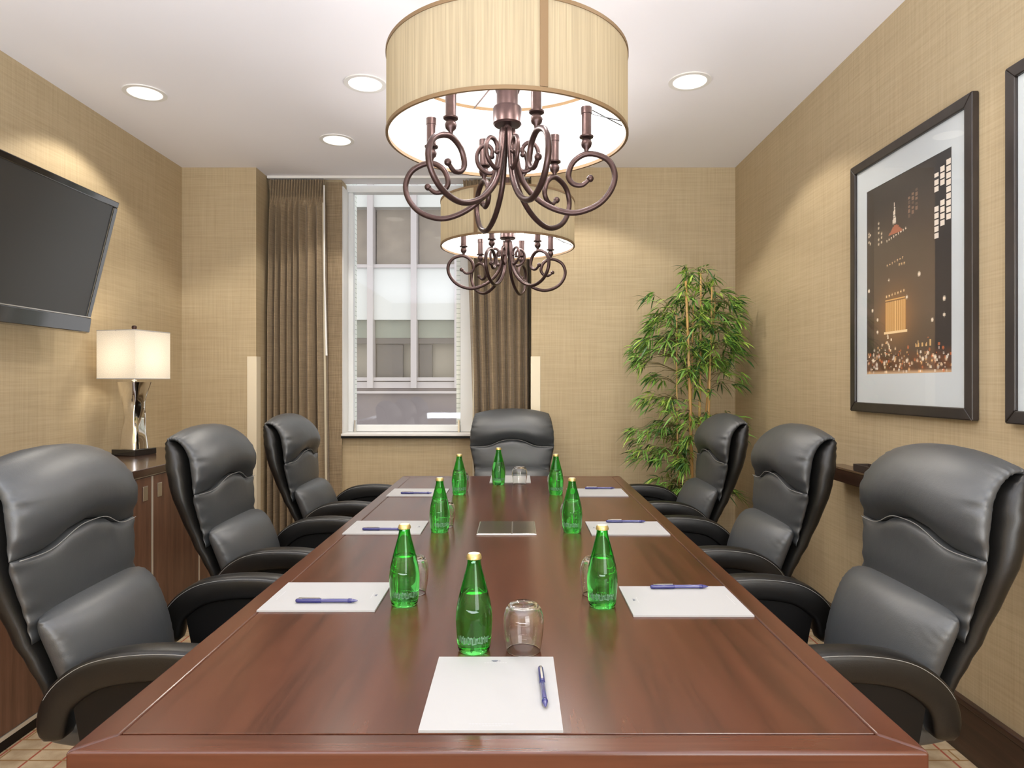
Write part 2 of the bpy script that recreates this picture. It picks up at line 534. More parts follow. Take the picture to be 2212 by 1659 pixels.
# ------------------------------------------------------------------ building across the street
def building():
    D = YW + 15.9; S = 69.05
    X = lambda px: (px - 1115) / S
    Z = lambda y: (828 - y) / S + CAMZ
    b = thing('office_building', 'pale office building with white spandrels and mullioned windows, seen through the window', 'building', (X(850), D, -9.0))
    ox, oy, oz = b.location
    def part(name, mat, x0, x1, z0, z1, d0, d1, parent=b, bevel=0):
        return MB().box(x0 - ox, x1 - ox, d0 - oy, d1 - oy, z0 - oz, z1 - oz).build(name, mat, parent, bevel=bevel)
    x0, x1 = X(800) - 1.361 * 6, X(800) + 1.361 * 7
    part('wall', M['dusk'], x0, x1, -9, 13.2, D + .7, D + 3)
    rows = [(Z(815), Z(690)), (Z(570), Z(445)), (Z(325), Z(200))]
    for r, (za, zb) in enumerate(rows):
        part('spandrel', M['spandrel'], x0, x1, zb, zb + (Z(570) - Z(690)) - .0, D + .08, D + .69)
    for r, (za, zb) in enumerate(rows):
        part('sill_band', M['mull'], x0, x1, za - .12, za, D + .0, D + .3, bevel=.02)
    part('sill_band', M['mull'], x0, x1, Z(838), Z(825), D + .05, D + .4)
    part('sill_band', M['mull'], x0, x1, Z(850), Z(845), D - .04, D + .4)
    part('sill_band', M['purple'], x0, x1, Z(845), Z(838), D + .12, D + .4)
    part('lower_panel', M['purple'], x0, x1, Z(1020), Z(850), D + .15, D + .69)
    part('lower_wall', M['blinds'], x0, x1, -9, Z(1020), D + .1, D + .69)
    n = 13
    for k in range(n + 1):
        xm = x0 + k * 1.361
        part('mullion', M['mull'], xm - .09, xm + .09, Z(838), rows[2][1] + 1.7, D - .1, D + .35)
    rnd = random.Random(3)
    for r, (za, zb) in enumerate(rows):
        for k in range(n):
            a, c = x0 + k * 1.361 + .095, x0 + (k + 1) * 1.361 - .095
            w_ = part('window', M['blinds'] if r else M['cream'], a, c, za, zb, D + .45 if r else D + .6, D + .69)
            if r == 0:
                part('blind', M['greenish'], a, c, zb - .56, zb, D + .28, D + .34, w_)
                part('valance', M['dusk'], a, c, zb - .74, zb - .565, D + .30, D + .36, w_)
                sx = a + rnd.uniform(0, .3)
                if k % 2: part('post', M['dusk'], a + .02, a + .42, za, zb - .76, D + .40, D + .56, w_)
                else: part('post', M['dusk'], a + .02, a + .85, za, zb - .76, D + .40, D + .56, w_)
            part('pane', M['winglass'], a, c, za, zb, D + .22, D + .235, w_)
    # pale roof band
    part('parapet', M['spandrel'], x0, x1, 13.2, 13.8, D + .2, D + 3)
building()
st = MB().box(-30, 30, YW + 1.2, YW + 15.9, -9.2, -9.0).build('street', M['asphalt']); structure(st)

# ------------------------------------------------------------------ curtains
def curtain(name, xa, xb, xa_b, xb_b, folds, seed, label, lin_edges):
    rnd = random.Random(seed)
    nu, nz = folds * 20, 60
    Y0 = 5.035
    widths = np.array([rnd.uniform(.6, 1.4) for _ in range(folds)]); widths /= widths.sum()
    cum = np.concatenate([[0], np.cumsum(widths)])
    amp = [rnd.uniform(.75, 1.15) for _ in range(folds)]
    root = thing(name, label, 'curtain', ((xa + xb) / 2, Y0, 0))
    v = []; f = []
    zt, zb = 2.825, .02
    for i in range(nz + 1):
        # denser rows at the heading
        t = (i / nz) ** 1.6
        z = zt + (zb - zt) * t
        for j in range(nu + 1):
            u = j / nu
            k = min(int(np.searchsorted(cum, u, 'right') - 1), folds - 1)
            ph = (u - cum[k]) / widths[k]
            fold = (1 - 2 * abs(math.sin(PI * ph)) ** .5) * amp[k]
            fine = math.cos(2 * PI * u * folds * 2.6 + 2.0 * math.sin(9 * z + seed)) * .8
            hd = 1 / (1 + math.exp((z - 2.655) * 60))      # 0 in the heading, 1 below
            band = math.exp(-((z - 2.68) / .018) ** 2)
            A = .072 * (.6 + .4 * min(1, (zt - z) / 1.0))
            y = Y0 + A * fold * hd + (.026) * fine * (1 - hd) * (1 - .7 * band) + .012 * math.sin(u * 23 + z * 1.7) * hd * .4
            s = (zt - z) / (zt - zb)
            x0 = xa + (xa_b - xa) * s ** .8; x1 = xb + (xb_b - xb) * s
            x = x0 + (x1 - x0) * u + .006 * math.sin(2 * PI * ph) * hd
            v.append((x - root.location.x, y - Y0, z))
    for i in range(nz):
        for j in range(nu):
            a = i * (nu + 1) + j
            f.append((a, a + nu + 1, a + nu + 2, a + 1))
    o = MB().add(v, f).build('drape', M['curtain'], root, smooth=180)
    s = o.modifiers.new('thick', 'SOLIDIFY'); s.thickness = .004
    for (xt, xbm, r) in lin_edges:
        m = MB()
        m.box(-r, r, -.004, .004, 0, 1)
        vv = []
        for (x, y, z) in m.v:
            xx = xt + (xbm - xt) * (1 - z)
            vv.append((x + xx - root.location.x, y - .053, zb + .02 + z * (2.62 - zb)))
        m.v = vv
        m.build('lining_edge', M['liningc'], root)
    return root
cl = curtain('curtain', -1.852, -1.440, -1.868, -1.415, 8, 4, 'taupe floor length curtain left of the window, with a white wand', [(-1.432, -1.405, .007)])
MB().tube([(-1.421 + 1.646, -.07, 2.765), (-1.418 + 1.646, -.072, 2.1), (-1.402 + 1.646, -.075, 1.505)], [.005, .006, .008], 10).build('wand', M['white'], cl, smooth=60)
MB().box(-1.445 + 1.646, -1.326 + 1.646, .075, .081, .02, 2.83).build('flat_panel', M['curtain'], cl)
curtain('curtain', -.395, .098, -.30, .103, 7, 11, 'taupe floor length curtain right of the window, behind the far end chair', [(-.318, -.318, .0055)])
cr = thing('curtain_rail', 'white curtain rail on the ceiling above the window', 'curtain rail', (-.88, 5.035, 2.835))
MB().box(-.985, .98, -.015, .015, 0, .020).build('track', M['white'], cr, bevel=.003)

# ------------------------------------------------------------------ conference table
def table():
    t = thing('conference_table', 'long reddish brown wooden conference table with inset border', 'table', (TCX, 2.493, 0))
    hw, hl = .645, 1.4925
    B = .0525; g = .0018; z0, z1 = .692, TZ
    MB().box(-hw + B + g, hw - B - g, -hl + B + g, hl - B - g, z0, z1).build('field_panel', M['table'], t, bevel=.0012)
    iw, il = hw - B, hl - B
    def strip(poly, mat):
        MB().prism(poly, z0, z1).build('border_board', M[mat], t, bevel=.0045, seg=3)
    e = .0004
    strip([(-hw, -hl), (hw, -hl), (iw, -il), (-iw, -il)], 'tablex')
    strip([(hw, hl), (-hw, hl), (-iw, il), (iw, il)], 'tablex')
    strip([(hw, -hl + e), (hw, hl - e), (iw, il - e), (iw, -il + e)], 'table')
    strip([(-hw, hl - e), (-hw, -hl + e), (-iw, -il + e), (-iw, il - e)], 'table')
    MB().box(-iw - .01, iw + .01, -il - .01, il + .01, .672, .6915).build('under_panel', M['table'], t)
    for s in (-1, 1):
        p = MB().box(-.16, .16, s * .95 - .20, s * .95 + .20, .06, .671).build('pedestal', M['table'], t, bevel=.006)
        MB().box(-.20, .20, s * .95 - .26, s * .95 + .26, 0, .059).build('plinth', M['cabtop'], p, bevel=.006)
    # cable hatch set in the top
    hx, hy = -.035 - TCX, 2.545 - 2.493
    fr = MB()
    fr.box(hx - .109, hx + .109, hy - .115, hy + .115, TZ + .0002, TZ + .003)
    h = fr.build('cable_hatch', M['silver'], t, bevel=.001)
    MB().box(hx - .105, hx + .018, hy - .107, hy + .111, TZ + .0032, TZ + .005).build('lid', M['steel'], h, bevel=.001)
    MB().box(hx + .022, hx + .105, hy - .107, hy + .111, TZ + .0032, TZ + .005).build('lid', M['steel'], h, bevel=.001)
table()

# ------------------------------------------------------------------ executive chairs
def crv(pts, n=40):
    return np.array(spline(pts, n))


def at(c, t):
    t = min(max(t, 0), 1) * (len(c) - 1)
    k = min(int(t), len(c) - 2); u = t - k
    return c[k] * (1 - u) + c[k + 1] * u


def sgp(v, p):
    return math.copysign(abs(v) ** p, v)


def pad(front, rear, half, t0, t1, nt_=30, na=48, puff=.018, pucker=.0036, ex=.55, endp=7.0, round_lo=.0, round_hi=.0):
    """cushion between two profile curves (x,z); half(t)=half width; t0/t1 functions of u give the ends"""
    rings = []
    for i in range(nt_ + 1):
        tau = .5 - .5 * math.cos(PI * i / nt_)
        e = max(1e-3, 1 - abs(2 * tau - 1) ** endp) ** .5
        ring = []
        for k in range(na):
            a = 2 * PI * k / na
            u = sgp(math.cos(a), ex); vv = sgp(math.sin(a), .8)
            t = t0(u) + (t1(u) - t0(u)) * tau
            F = at(front, t); R = at(rear, t)
            W = half(t)
            if tau > .5 and round_hi: W *= 1 - round_hi * (2 * tau - 1) ** 4
            if tau < .5 and round_lo: W *= 1 - round_lo * (1 - 2 * tau) ** 4
            mid = (F + R) / 2; d = (F - R) / 2
            L = max(1e-5, np.linalg.norm(d))
            p = mid + d * vv * e
            if vv > 0:
                p = p + d / L * (puff * (1 - u * u) * (1 - abs(2 * tau - 1) ** 3) * vv)
            pk = max(0.0, (abs(u) - .80) / .20)
            if pucker and vv > -.4:
                wv = math.sin(t * 105 + 3 * math.sin(9 * t)) * (.6 + .4 * math.sin(t * 31))
                p = p + d / L * pucker * pk * wv * min(1, e * 1.2)
                W = W + .6 * pucker * pk * wv
            ring.append((p[0], u * W * (1 - .0 * (1 - e)), p[1]))
        rings.append(ring)
    return MB().loft(rings)


REAR = crv([(-.270, .46), (-.295, .567), (-.337, .656), (-.388, .78), (-.427, .905), (-.443, .985), (-.447, 1.035), (-.448, 1.070), (-.436, 1.094)])
MID = crv([(-.180, .45), (-.220, .56), (-.264, .66), (-.298, .775), (-.320, .90), (-.333, .98), (-.348, 1.030), (-.375, 1.060), (-.405, 1.082)])
F_UP = crv([(-.270, .66), (-.266, .76), (-.274, .86), (-.256, .945), (-.272, 1.01), (-.312, 1.062), (-.362, 1.094), (-.402, 1.100), (-.426, 1.089), (-.430, 1.066)])
R_UP = crv([(-.282, .66), (-.312, .76), (-.330, .86), (-.343, .95), (-.352, 1.00), (-.368, 1.036), (-.386, 1.060), (-.402, 1.070), (-.414, 1.068), (-.420, 1.058)])
F_LU = crv([(-.110, .44), (-.128, .51), (-.150, .59), (-.178, .66), (-.212, .715), (-.255, .748)])
R_LU = crv([(-.20, .44), (-.225, .51), (-.252, .59), (-.276, .66), (-.290, .70), (-.300, .735)])


def seamz(u):
    return .872 + .046 * math.exp(-(abs(u) / .44) ** 3.2)


def t_of_z(c, z, hi=.62):
    lo = 0.0
    for _ in range(30):
        m = (lo + hi) / 2
        if at(c, m)[1] < z: lo = m
        else: hi = m
    return lo


def half_back(z):
    return float(np.interp(z, [.44, .56, .66, .74, .86, .97, 1.05, 1.12], [.215, .235, .248, .258, .286, .284, .268, .252]))


def chair_meshes():
    ms = {}
    # rear shell
    rings = []
    nt_ = 30
    for i in range(nt_ + 1):
        tau = .5 - .5 * math.cos(PI * i / nt_); e = max(1e-3, 1 - abs(2 * tau - 1) ** 5) ** .5
        R = at(REAR, tau); F = at(MID, tau); mid = (F + R) / 2; d = (F - R) / 2
        W = (half_back(mid[1]) + .004) * (1 - .13 * max(0, 2 * tau - 1) ** 9)
        ring = []
        for k in range(40):
            a = 2 * PI * k / 40
            u = sgp(math.cos(a), .5); vv = sgp(math.sin(a), .75)
            p = mid + d * vv * e
            pk = max(0, (abs(u) - .8) / .2)
            ring.append((p[0] + .0025 * pk * math.sin(tau * 70), u * W, p[1]))
        rings.append(ring)
    ms['back_shell'] = MB().loft(rings).mesh('back_shell', M['leather2'], 180)
    hb = lambda c: (lambda t: half_back(at(c, t)[1]))
    tU = lambda u: t_of_z(F_UP, seamz(u))
    ms['head_pad'] = pad(F_UP, R_UP, hb(F_UP), tU, lambda u: .99, nt_=66, puff=.028, round_hi=.10, endp=7).mesh('head_pad', M['leather'], 180)
    ms['back_pad'] = pad(F_UP, R_UP, lambda t: half_back(at(F_UP, t)[1]) - .004, lambda u: 0.0, tU, nt_=60, puff=.016, endp=7).mesh('back_pad', M['leather'], 180)
    ms['lumbar_cushion'] = pad(F_LU, R_LU, lambda t: .258 - .03 * (1 - t) ** 2, lambda u: 0.0, lambda u: .86 + .14 * (1 - abs(u) ** 2.6), nt_=44, puff=.034, pucker=.003, ex=.5, endp=5, round_hi=.05).mesh('lumbar_cushion', M['leather'], 180)
    # seam thread
    pts = []
    for i in range(41):
        u = -0.95 + 1.90 * i / 40
        t = tU(u); F = at(F_UP, t); R = at(R_UP, t); d = (F - R); d /= np.linalg.norm(d)
        W = half_back(F[1])
        vv = max(0.0, 1 - abs(u) ** (2 / .55)) ** .4
        p = (F + R) / 2 + (F - R) / 2 * vv * .80
        pts.append((p[0] + .004, u * W, p[1]))
    ms['seam'] = MB().tube(pts, .0013, 5).mesh('seam', M['thread'], 180)
    # seat
    Ft = crv([(-.24, .485), (-.12, .488), (.02, .490), (.16, .488), (.25, .470), (.285, .43)])
    Rb = crv([(-.24, .385), (-.12, .380), (.02, .380), (.16, .380), (.24, .382), (.262, .39)])
    ms['seat'] = pad(Ft, Rb, lambda t: .255, lambda u: 0.0, lambda u: 1 - .02 * u * u, nt_=24, puff=.014, pucker=.002, ex=.45).mesh('seat', M['leather'], 180)
    # armrest: swept rounded band plus post
    path = crv([(-.176, .455), (-.180, .505), (-.166, .553), (-.128, .593), (-.07, .622), (.02, .635), (.12, .634), (.21, .620), (.285, .596)], 34)
    def arm(side):
        rings = []
        n = len(path)
        for i in range(n):
            t = path[min(i + 1, n - 1)] - path[max(i - 1, 0)]; t /= np.linalg.norm(t)
            nn = np.array([-t[1], t[0]])
            s = i / (n - 1)
            e = max(.02, 1 - abs(2 * s - 1) ** 14) ** .5
            hh = (.033 + .006 * math.sin(PI * s)) * e; ww = (.033 + .008 * s) * e
            ring = []
            for k in range(20):
                a = 2 * PI * k / 20
                y = sgp(math.cos(a), .42) * ww; q = sgp(math.sin(a), .5) * hh
                p = path[i] + nn * q
                ring.append((p[0], side * .302 + y, p[1]))
            rings.append(ring)
        return MB().loft(rings).mesh('armrest', M['arm'], 180)
    def post(side):
        prof = [(-.14, .575), (-.10, .36), (.10, .36), (.115, .45), (.15, .615), (.0, .62)]
        m = MB().prism(prof, side * .302 - .018, side * .302 + .018, 'y')
        return m.mesh('arm_post', M['black'])
    def stitch(side):
        m = MB()
        n = len(path)
        pts = []
        for i in range(8, n - 1):
            t = path[min(i + 1, n - 1)] - path[i - 1]; t /= np.linalg.norm(t)
            nn = np.array([-t[1], t[0]]); s = i / (n - 1)
            p = path[i] + nn * (.033 + .006 * math.sin(PI * s)) * .80
            pts.append((p[0], p[1], .031 + .008 * s))
        for sg in (-1, 1):
            m.tube([(x, side * .302 + sg * w * .955, z) for x, z, w in pts], .0008, 5)
        return m.mesh('stitching', M['thread'])
    ms['arm'] = [arm(-1), arm(1)]; ms['post'] = [post(-1), post(1)]; ms['stitch'] = [stitch(-1), stitch(1)]
    ms['under'] = MB().box(-.13, .13, -.16, .16, .335, .378).box(-.13, .11, -.315, .315, .345, .362).mesh('mechanism', M['black'])
    ms['column'] = MB().lathe([(.026, .10), (.026, .22), (.018, .22), (.018, .335)], 20).mesh('gas_column', M['black'], 40)
    st = MB()
    st.lathe([(.045, .065), (.05, .09), (.04, .115)], 20)
    leg = MB()
    ms['foot'] = []
    ms['caster'] = []
    for k in range(5):
        a = 2 * PI * k / 5 + PI / 5
        c, s = math.cos(a), math.sin(a)
        l = MB()
        rings = []
        for q, (r, hh, ww, z) in enumerate(((.03, .024, .028, .088), (.16, .020, .024, .082), (.285, .014, .018, .070), (.30, .012, .015, .068))):
            rings.append([(r * c - y * s, r * s + y * c, z + zz) for y, zz in ((-ww, -hh), (ww, -hh), (ww, hh * .6), (ww * .5, hh), (-ww * .5, hh), (-ww, hh * .6))])
        l.loft(rings)
        ms['foot'].append(l.mesh('base_leg', M['black'], 40))
        w_ = MB()
        for sg in (-1, 1):
            cx, cy = .275 * c - sg * .012 * s, .275 * s + sg * .012 * c
            ax = Vector((-s, c, 0))
            pts = [Vector((cx, cy, .026)) - ax * .009, Vector((cx, cy, .026)) + ax * .009]
            w_.tube(pts, .026, 14)
        w_.tube([(.275 * c, .275 * s, .03), (.275 * c, .275 * s, .07)], .006, 8)
        ms['caster'].append(w_.mesh('caster', M['black'], 40))
    ms['hub'] = st.mesh('base_hub', M['black'], 40)
    return ms


CM = chair_meshes()


def chair(loc, rotz, label, first=[None]):
    if first[0] is None:
        t = thing('executive_chair', label, 'chair', loc, rotz, 'leather chairs round the table')
        for k in ('back_shell', 'head_pad', 'back_pad', 'lumbar_cushion', 'seat'):
            link(k, CM[k], t)
        link('seam', CM['seam'], t)
        for k in (0, 1):
            a = link('armrest', CM['arm'][k], t); link('stitching', CM['stitch'][k], a)
            link('arm_post', CM['post'][k], t)
        link('mechanism', CM['under'], t); link('gas_column', CM['column'], t); link('base_hub', CM['hub'], t)
        for k in range(5):
            l = link('base_leg', CM['foot'][k], t); link('caster', CM['caster'][k], l)
        first[0] = t
        return t
    c = copy_tree(first[0], None, loc, rotz)
    c['label'] = label
    return c


LXc, RXc = -.932, .823
chair((LXc + .01, 1.900, 0), math.radians(3), 'black leather chair on the left side of the table nearest the front')
chair((LXc, 2.855, 0), 0, 'black leather chair in the middle of the left side, in front of the table lamp')
chair((LXc, 3.865, 0), 0, 'black leather chair at the far left corner of the table, before the left curtain')
chair((RXc + .005, 1.895, 0), PI, 'black leather chair on the right side nearest the front, under the framed pictures')
chair((RXc, 2.875, 0), PI, 'black leather chair in the middle of the right side of the table')
chair((RXc, 3.865, 0), PI, 'black leather chair at the far right corner, in front of the bamboo')
chair((-.028, 4.265, 0), -PI / 2, 'black leather chair facing the camera at the far end of the table')

# ------------------------------------------------------------------ things on the table
def bottle_proto():
    m = MB()
    m.lathe([(.001, .004), (.022, .003), (.028, .0), (.0315, .002), (.0335, .008), (.0345, .016), (.0358, .030), (.0372, .050), (.0378, .065), (.0370, .080),
             (.0340, .100), (.0295, .120), (.0248, .138), (.0200, .156), (.0162, .170), (.0142, .180), (.0136, .190), (.0136, .1965), (.001, .1966)], 40, capb=False, capt=False)
    # air above the water line
    m.lathe([(.001, .1225), (.0262, .1225), (.0278, .1232), (.0226, .138), (.0180, .156), (.0142, .170), (.0122, .180), (.0116, .190), (.0116, .1945), (.001, .1946)], 40, flip=True, capb=False, capt=False)
    body = m.mesh('glass_body', M['green'], 60)
    c = MB()
    n = 42
    prof = [(.0150, .189), (.0152, .192), (.0142, .1975), (.0120, .1995)]
    rings = []
    for q, (r, z) in enumerate(prof):
        rings.append([((r * (1 + (.055 if q < 2 else .0) * (k % 2))) * math.cos(2 * PI * k / n), (r * (1 + (.055 if q < 2 else .0) * (k % 2))) * math.sin(2 * PI * k / n), z) for k in range(n)])
    c.loft(rings)
    cap = c.mesh('crown_cap', M['cap'], 35)
    t = MB().lathe([(.0001, .2001), (.0105, .2001), (.0118, .1998)], 24, capb=False, capt=False).mesh('cap_disc', M['captop'], 60)
    # printed band: tall pale strokes near the foot
    l = MB(); rnd = random.Random(5)
    def stroke(a0, a1, z0, z1):
        R = lambda z: float(np.interp(z, [.016, .030, .050], [.0345, .0358, .0372])) + .0003
        l.add([(R(z) * math.cos(a), R(z) * math.sin(a), z) for a, z in ((a0, z0), (a1, z0), (a1, z1), (a0, z1))], [(0, 1, 2, 3)])
    for side in (-PI / 2,):
        a = side - .95
        while a < side + .95:
            wd = rnd.uniform(.03, .075)
            z1 = .041 - .004 * rnd.random(); z0 = .023 + .004 * rnd.random()
            stroke(a, a + wd, z0, z1)
            if rnd.random() < .5: stroke(a, a + wd + .05, z1 - .004, z1)
            if rnd.random() < .4: stroke(a, a + wd + .05, z0, z0 + .003)
            a += wd + rnd.uniform(.03, .06)
    lab = l.mesh('printed_band', M['label'])
    return body, cap, t, lab


BM = bottle_proto()


def bottle(x, y, label, rot, first=[None]):
    if first[0] is None:
        t = thing('water_bottle', label, 'bottle', (x, y, TZ), rot, 'green water bottles on the table')
        b = link('glass_body', BM[0], t); link('printed_band', BM[3], b)
        c = link('crown_cap', BM[1], t); link('cap_disc', BM[2], c)
        first[0] = t; return t
    c = copy_tree(first[0], None, (x, y, TZ), rot); c['label'] = label
    return c


def tumbler_mesh():
    out = [(.0345, .0002), (.0352, .002), (.0385, .020), (.0412, .042), (.0418, .060), (.0402, .075), (.0360, .087), (.0300, .0945), (.0265, .0965), (.0225, .0955), (.001, .0945)]
    inn = [(.001, .0905), (.0230, .0905), (.0300, .0885), (.0350, .081), (.0386, .070), (.0403, .058), (.0398, .042), (.0372, .020), (.0340, .002), (.0337, .0002)]
    m = MB().lathe(out + inn[:], 44, capb=False, capt=False)
    # close the rim
    n = 44; L = len(out) + len(inn)
    m.f += [((L - 1) * n + k, (L - 1) * n + (k + 1) % n, (k + 1) % n, k) for k in range(n)]
    m.m += [0] * n
    return m.mesh('tumbler', M['clear'], 180)


GM = tumbler_mesh()
spots = [
    ((-.0868, 1.384), (.0150, 1.383), 'nearest the camera'),
    ((-.278, 1.671), (-.272, 1.762), 'in the row on the left, nearest'),
    ((.2127, 1.659), (.2085, 1.752), 'in the row on the right, nearest'),
    ((-.2835, 2.490), (-.2765, 2.582), 'in the middle of the row on the left'),
    ((.207, 2.484), (.211, 2.578), 'in the middle of the row on the right'),
    ((-.282, 3.325), (-.281, 3.415), 'farthest in the row on the left'),
    ((.197, 3.325), (.200, 3.415), 'farthest in the row on the right'),
    ((-.0958, 3.652), (.0180, 3.652), 'in front of the far end chair'),
]
WHO = ['alone near the front of the table, by the front notepad', 'at the front left seat', 'at the front right seat', 'at the middle left seat',
       'at the middle right seat', 'at the far left seat', 'at the far right seat', 'by the far end seat']
for i, ((bx, by), (gx, gy), _) in enumerate(spots):
    bottle(bx, by, 'green glass water bottle with gold crown cap, ' + WHO[i].replace(', by the front notepad', ''), [0, .3, -.25, .5, -.4, .2, .1, 0][i])
    g = link('tumbler', GM, None, (gx, gy, TZ + .0002))
    tag(g, ('upturned clear tumbler beside the green bottle ' if i in (0, 7) else 'upturned clear tumbler behind the green bottle ') + WHO[i].replace('alone near', 'near').replace(', by the front notepad', ''), 'glass', 'upturned tumblers on the table')

PW, PD, PH = .228, .284, .004
pm = MB().box(-PW / 2, PW / 2, -PD / 2, PD / 2, 0, PH).mesh('paper_block', M['paper'])
lm = MB(); lz = PH + .00025
def q4(m, x0, x1, y0, y1, mi=0):
    m.add([(x0, y0, lz), (x1, y0, lz), (x1, y1, lz), (x0, y1, lz)], [(0, 1, 2, 3)], mi)
# small shield-like emblem with a short line beside it, and address lines at the foot
lm.add([(-.009, PD / 2 - .018, lz), (-.0045, PD / 2 - .0245, lz), (.001, PD / 2 - .0245, lz), (.0055, PD / 2 - .018, lz)], [(0, 1, 2, 3)])
q4(lm, .0075, .0085, PD / 2 - .0235, PD / 2 - .0175)
for k in range(9):
    q4(lm, -.022 + k * .005, -.022 + k * .005 + .0038, PD / 2 - .0305, PD / 2 - .0292, 1)
for k in range(14):
    q4(lm, -.036 + k * .0052, -.036 + k * .0052 + .0042, -PD / 2 + .0185, -PD / 2 + .0200, 1)
for k in range(6):
    q4(lm, -.014 + k * .0052, -.014 + k * .0052 + .0042, -PD / 2 + .0125, -PD / 2 + .0138, 1)
lmm = lm.mesh('letterhead', [M['ink'], M['ink2']])
pads = [
    (-.040, 1.198, 0, 'at the front end, with a pen on its right side'),
    (-.482, 1.727, -PI / 2, 'at the front left seat, with a pen along its near edge'),
    (.418, 1.692, PI / 2, 'at the front right seat, with a pen along its far edge'),
    (-.490, 2.552, -PI / 2, 'at the middle left seat, with a pen along its near edge'),
    (.415, 2.538, PI / 2, 'at the middle right seat, with a pen along its far edge'),
    (-.489, 3.368, -PI / 2, 'at the far left seat, beside the farthest left bottle'),
    (.403, 3.368, PI / 2, 'at the far right seat, beside the farthest right bottle'),
    (-.033, 3.836, PI, 'in front of the far end chair'),
]
for i, (x, y, r, s) in enumerate(pads):
    t = thing('notepad', 'white notepad ' + s, 'notepad', (x, y, TZ + .0002), r, 'white notepads on the table')
    link('paper_block', pm, t); link('letterhead', lmm, t)


def pen_meshes():
    b = MB().lathe([(.0010, -.076), (.0022, -.073), (.0042, -.066), (.0047, -.058), (.0047, .030), (.0040, .031)], 14)
    # lathe runs along z: swap to y
    b.v = [(x, z, y) for x, y, z in b.v]; b.f = [tuple(reversed(q)) for q in b.f]
    c = MB().lathe([(.0052, .014), (.0055, .016), (.0055, .070), (.0048, .076), (.003, .078)], 14)
    c.v = [(x, z, y) for x, y, z in c.v]; c.f = [tuple(reversed(q)) for q in c.f]
    k = MB().box(-.0018, .0018, .018, .070, .0058, .0075).box(-.0018, .0018, .062, .070, .004, .0075)
    t = MB().lathe([(.0048, -.062), (.0056, -.060), (.0056, -.054), (.0048, -.052)], 14)
    t.v = [(x, z, y) for x, y, z in t.v]; t.f = [tuple(reversed(q)) for q in t.f]
    return (b.mesh('barrel', M['bluegrey'], 50), c.mesh('cap', M['blue'], 50), k.mesh('clip', M['silver']), t.mesh('grip_ring', M['blue'], 50))


PM = pen_meshes()
PENZ = TZ + .0002 + PH + .0058
pens = [(.0475, 1.197, .02, 'front notepad'), (-.470, 1.668, PI / 2, 'front left notepad'), (.434, 1.783, PI / 2 + .02, 'front right notepad'),
        (-.492, 2.489, PI / 2, 'middle left notepad'), (.430, 2.628, PI / 2 - .01, 'middle right notepad'),
        (-.491, 3.310, PI / 2, 'far left notepad'), (.433, 3.462, PI / 2, 'far right notepad')]
for x, y, r, s in pens:
    t = thing('pen', 'blue capped ballpoint pen lying on the ' + s, 'pen', (x, y, PENZ), r, 'blue pens on the notepads')
    link('barrel', PM[0], t); c = link('cap', PM[1], t); link('clip', PM[2], c); link('grip_ring', PM[3], t)

# ------------------------------------------------------------------ chandeliers
ZB, ZT = 2.013, 2.250
ARM = [(.016, .747), (.026, .667), (.046, .593), (.087, .540), (.141, .506), (.202, .493), (.264, .513), (.302, .553), (.313, .600), (.291, .643), (.238, .662),
       (.196, .642), (.180, .603), (.193, .578), (.219, .572), (.241, .588)]
SCR = [(.030, .640), (.044, .622), (.064, .624), (.086, .645), (.092, .675), (.080, .700), (.060, .704), (.046, .690), (.046, .672)]


def ch_meshes():
    r = {}
    p = [(a, 0, b) for a, b in spline(ARM, 70)]
    m = MB().tube(p, [.0085] * 55 + [.0085 - .0025 * k / 14 for k in range(15)], 10)
    m.ball((.243, 0, .590), .0105)
    s = [(a, 0, b) for a, b in spline(SCR, 34)]
    m.tube(s, .0065, 8); m.ball((.046, 0, .670), .008)
    r['arm'] = m.mesh('scroll_arm', M['bronze'], 180)
    c = MB(); X = .232
    c.lathe([(.006, .667), (.007, .675), (.014, .682), (.0165, .692), (.013, .702), (.008, .706), (.020, .708), (.021, .712), (.010, .715)], 20, (X, 0, 0))
    r['cup'] = c.mesh('drip_cup', M['bronze'], 60)
    t = MB().lathe([(.0145, .713), (.0145, .775), (.0160, .776), (.0160, .795), (.0135, .797)], 20, (X, 0, 0))
    r['tube'] = t.mesh('candle_sleeve', M['bronze'], 50)
    b = MB().lathe([(.006, .797), (.0085, .806), (.0125, .820), (.0130, .830), (.0100, .846), (.0055, .862), (.0015, .874)], 18, (X, 0, 0))
    r['bulb'] = b.mesh('candle_bulb', M['bulb'], 180)
    col = MB()
    col.lathe([(.010, .735), (.012, .757), (.038, .758), (.0425, .763), (.0425, .806), (.040, .811), (.031, .812), (.031, .905), (.022, .915), (.013, .92), (.012, .955)], 32)
    r['column'] = col.mesh('column', M['bronze'], 30)
    r['rod'] = MB().lathe([(.009, .956), (.009, H - CAMZ - .035)], 16).mesh('hanging_rod', M['bronze'], 40)
    r['canopy'] = MB().lathe([(.02, H - CAMZ - .034), (.060, H - CAMZ - .026), (.068, H - CAMZ - .006), (.068, H - CAMZ - .0005)], 32).mesh('ceiling_plate', M['bronze'], 40)
    return r


HM = ch_meshes()
R0 = .35


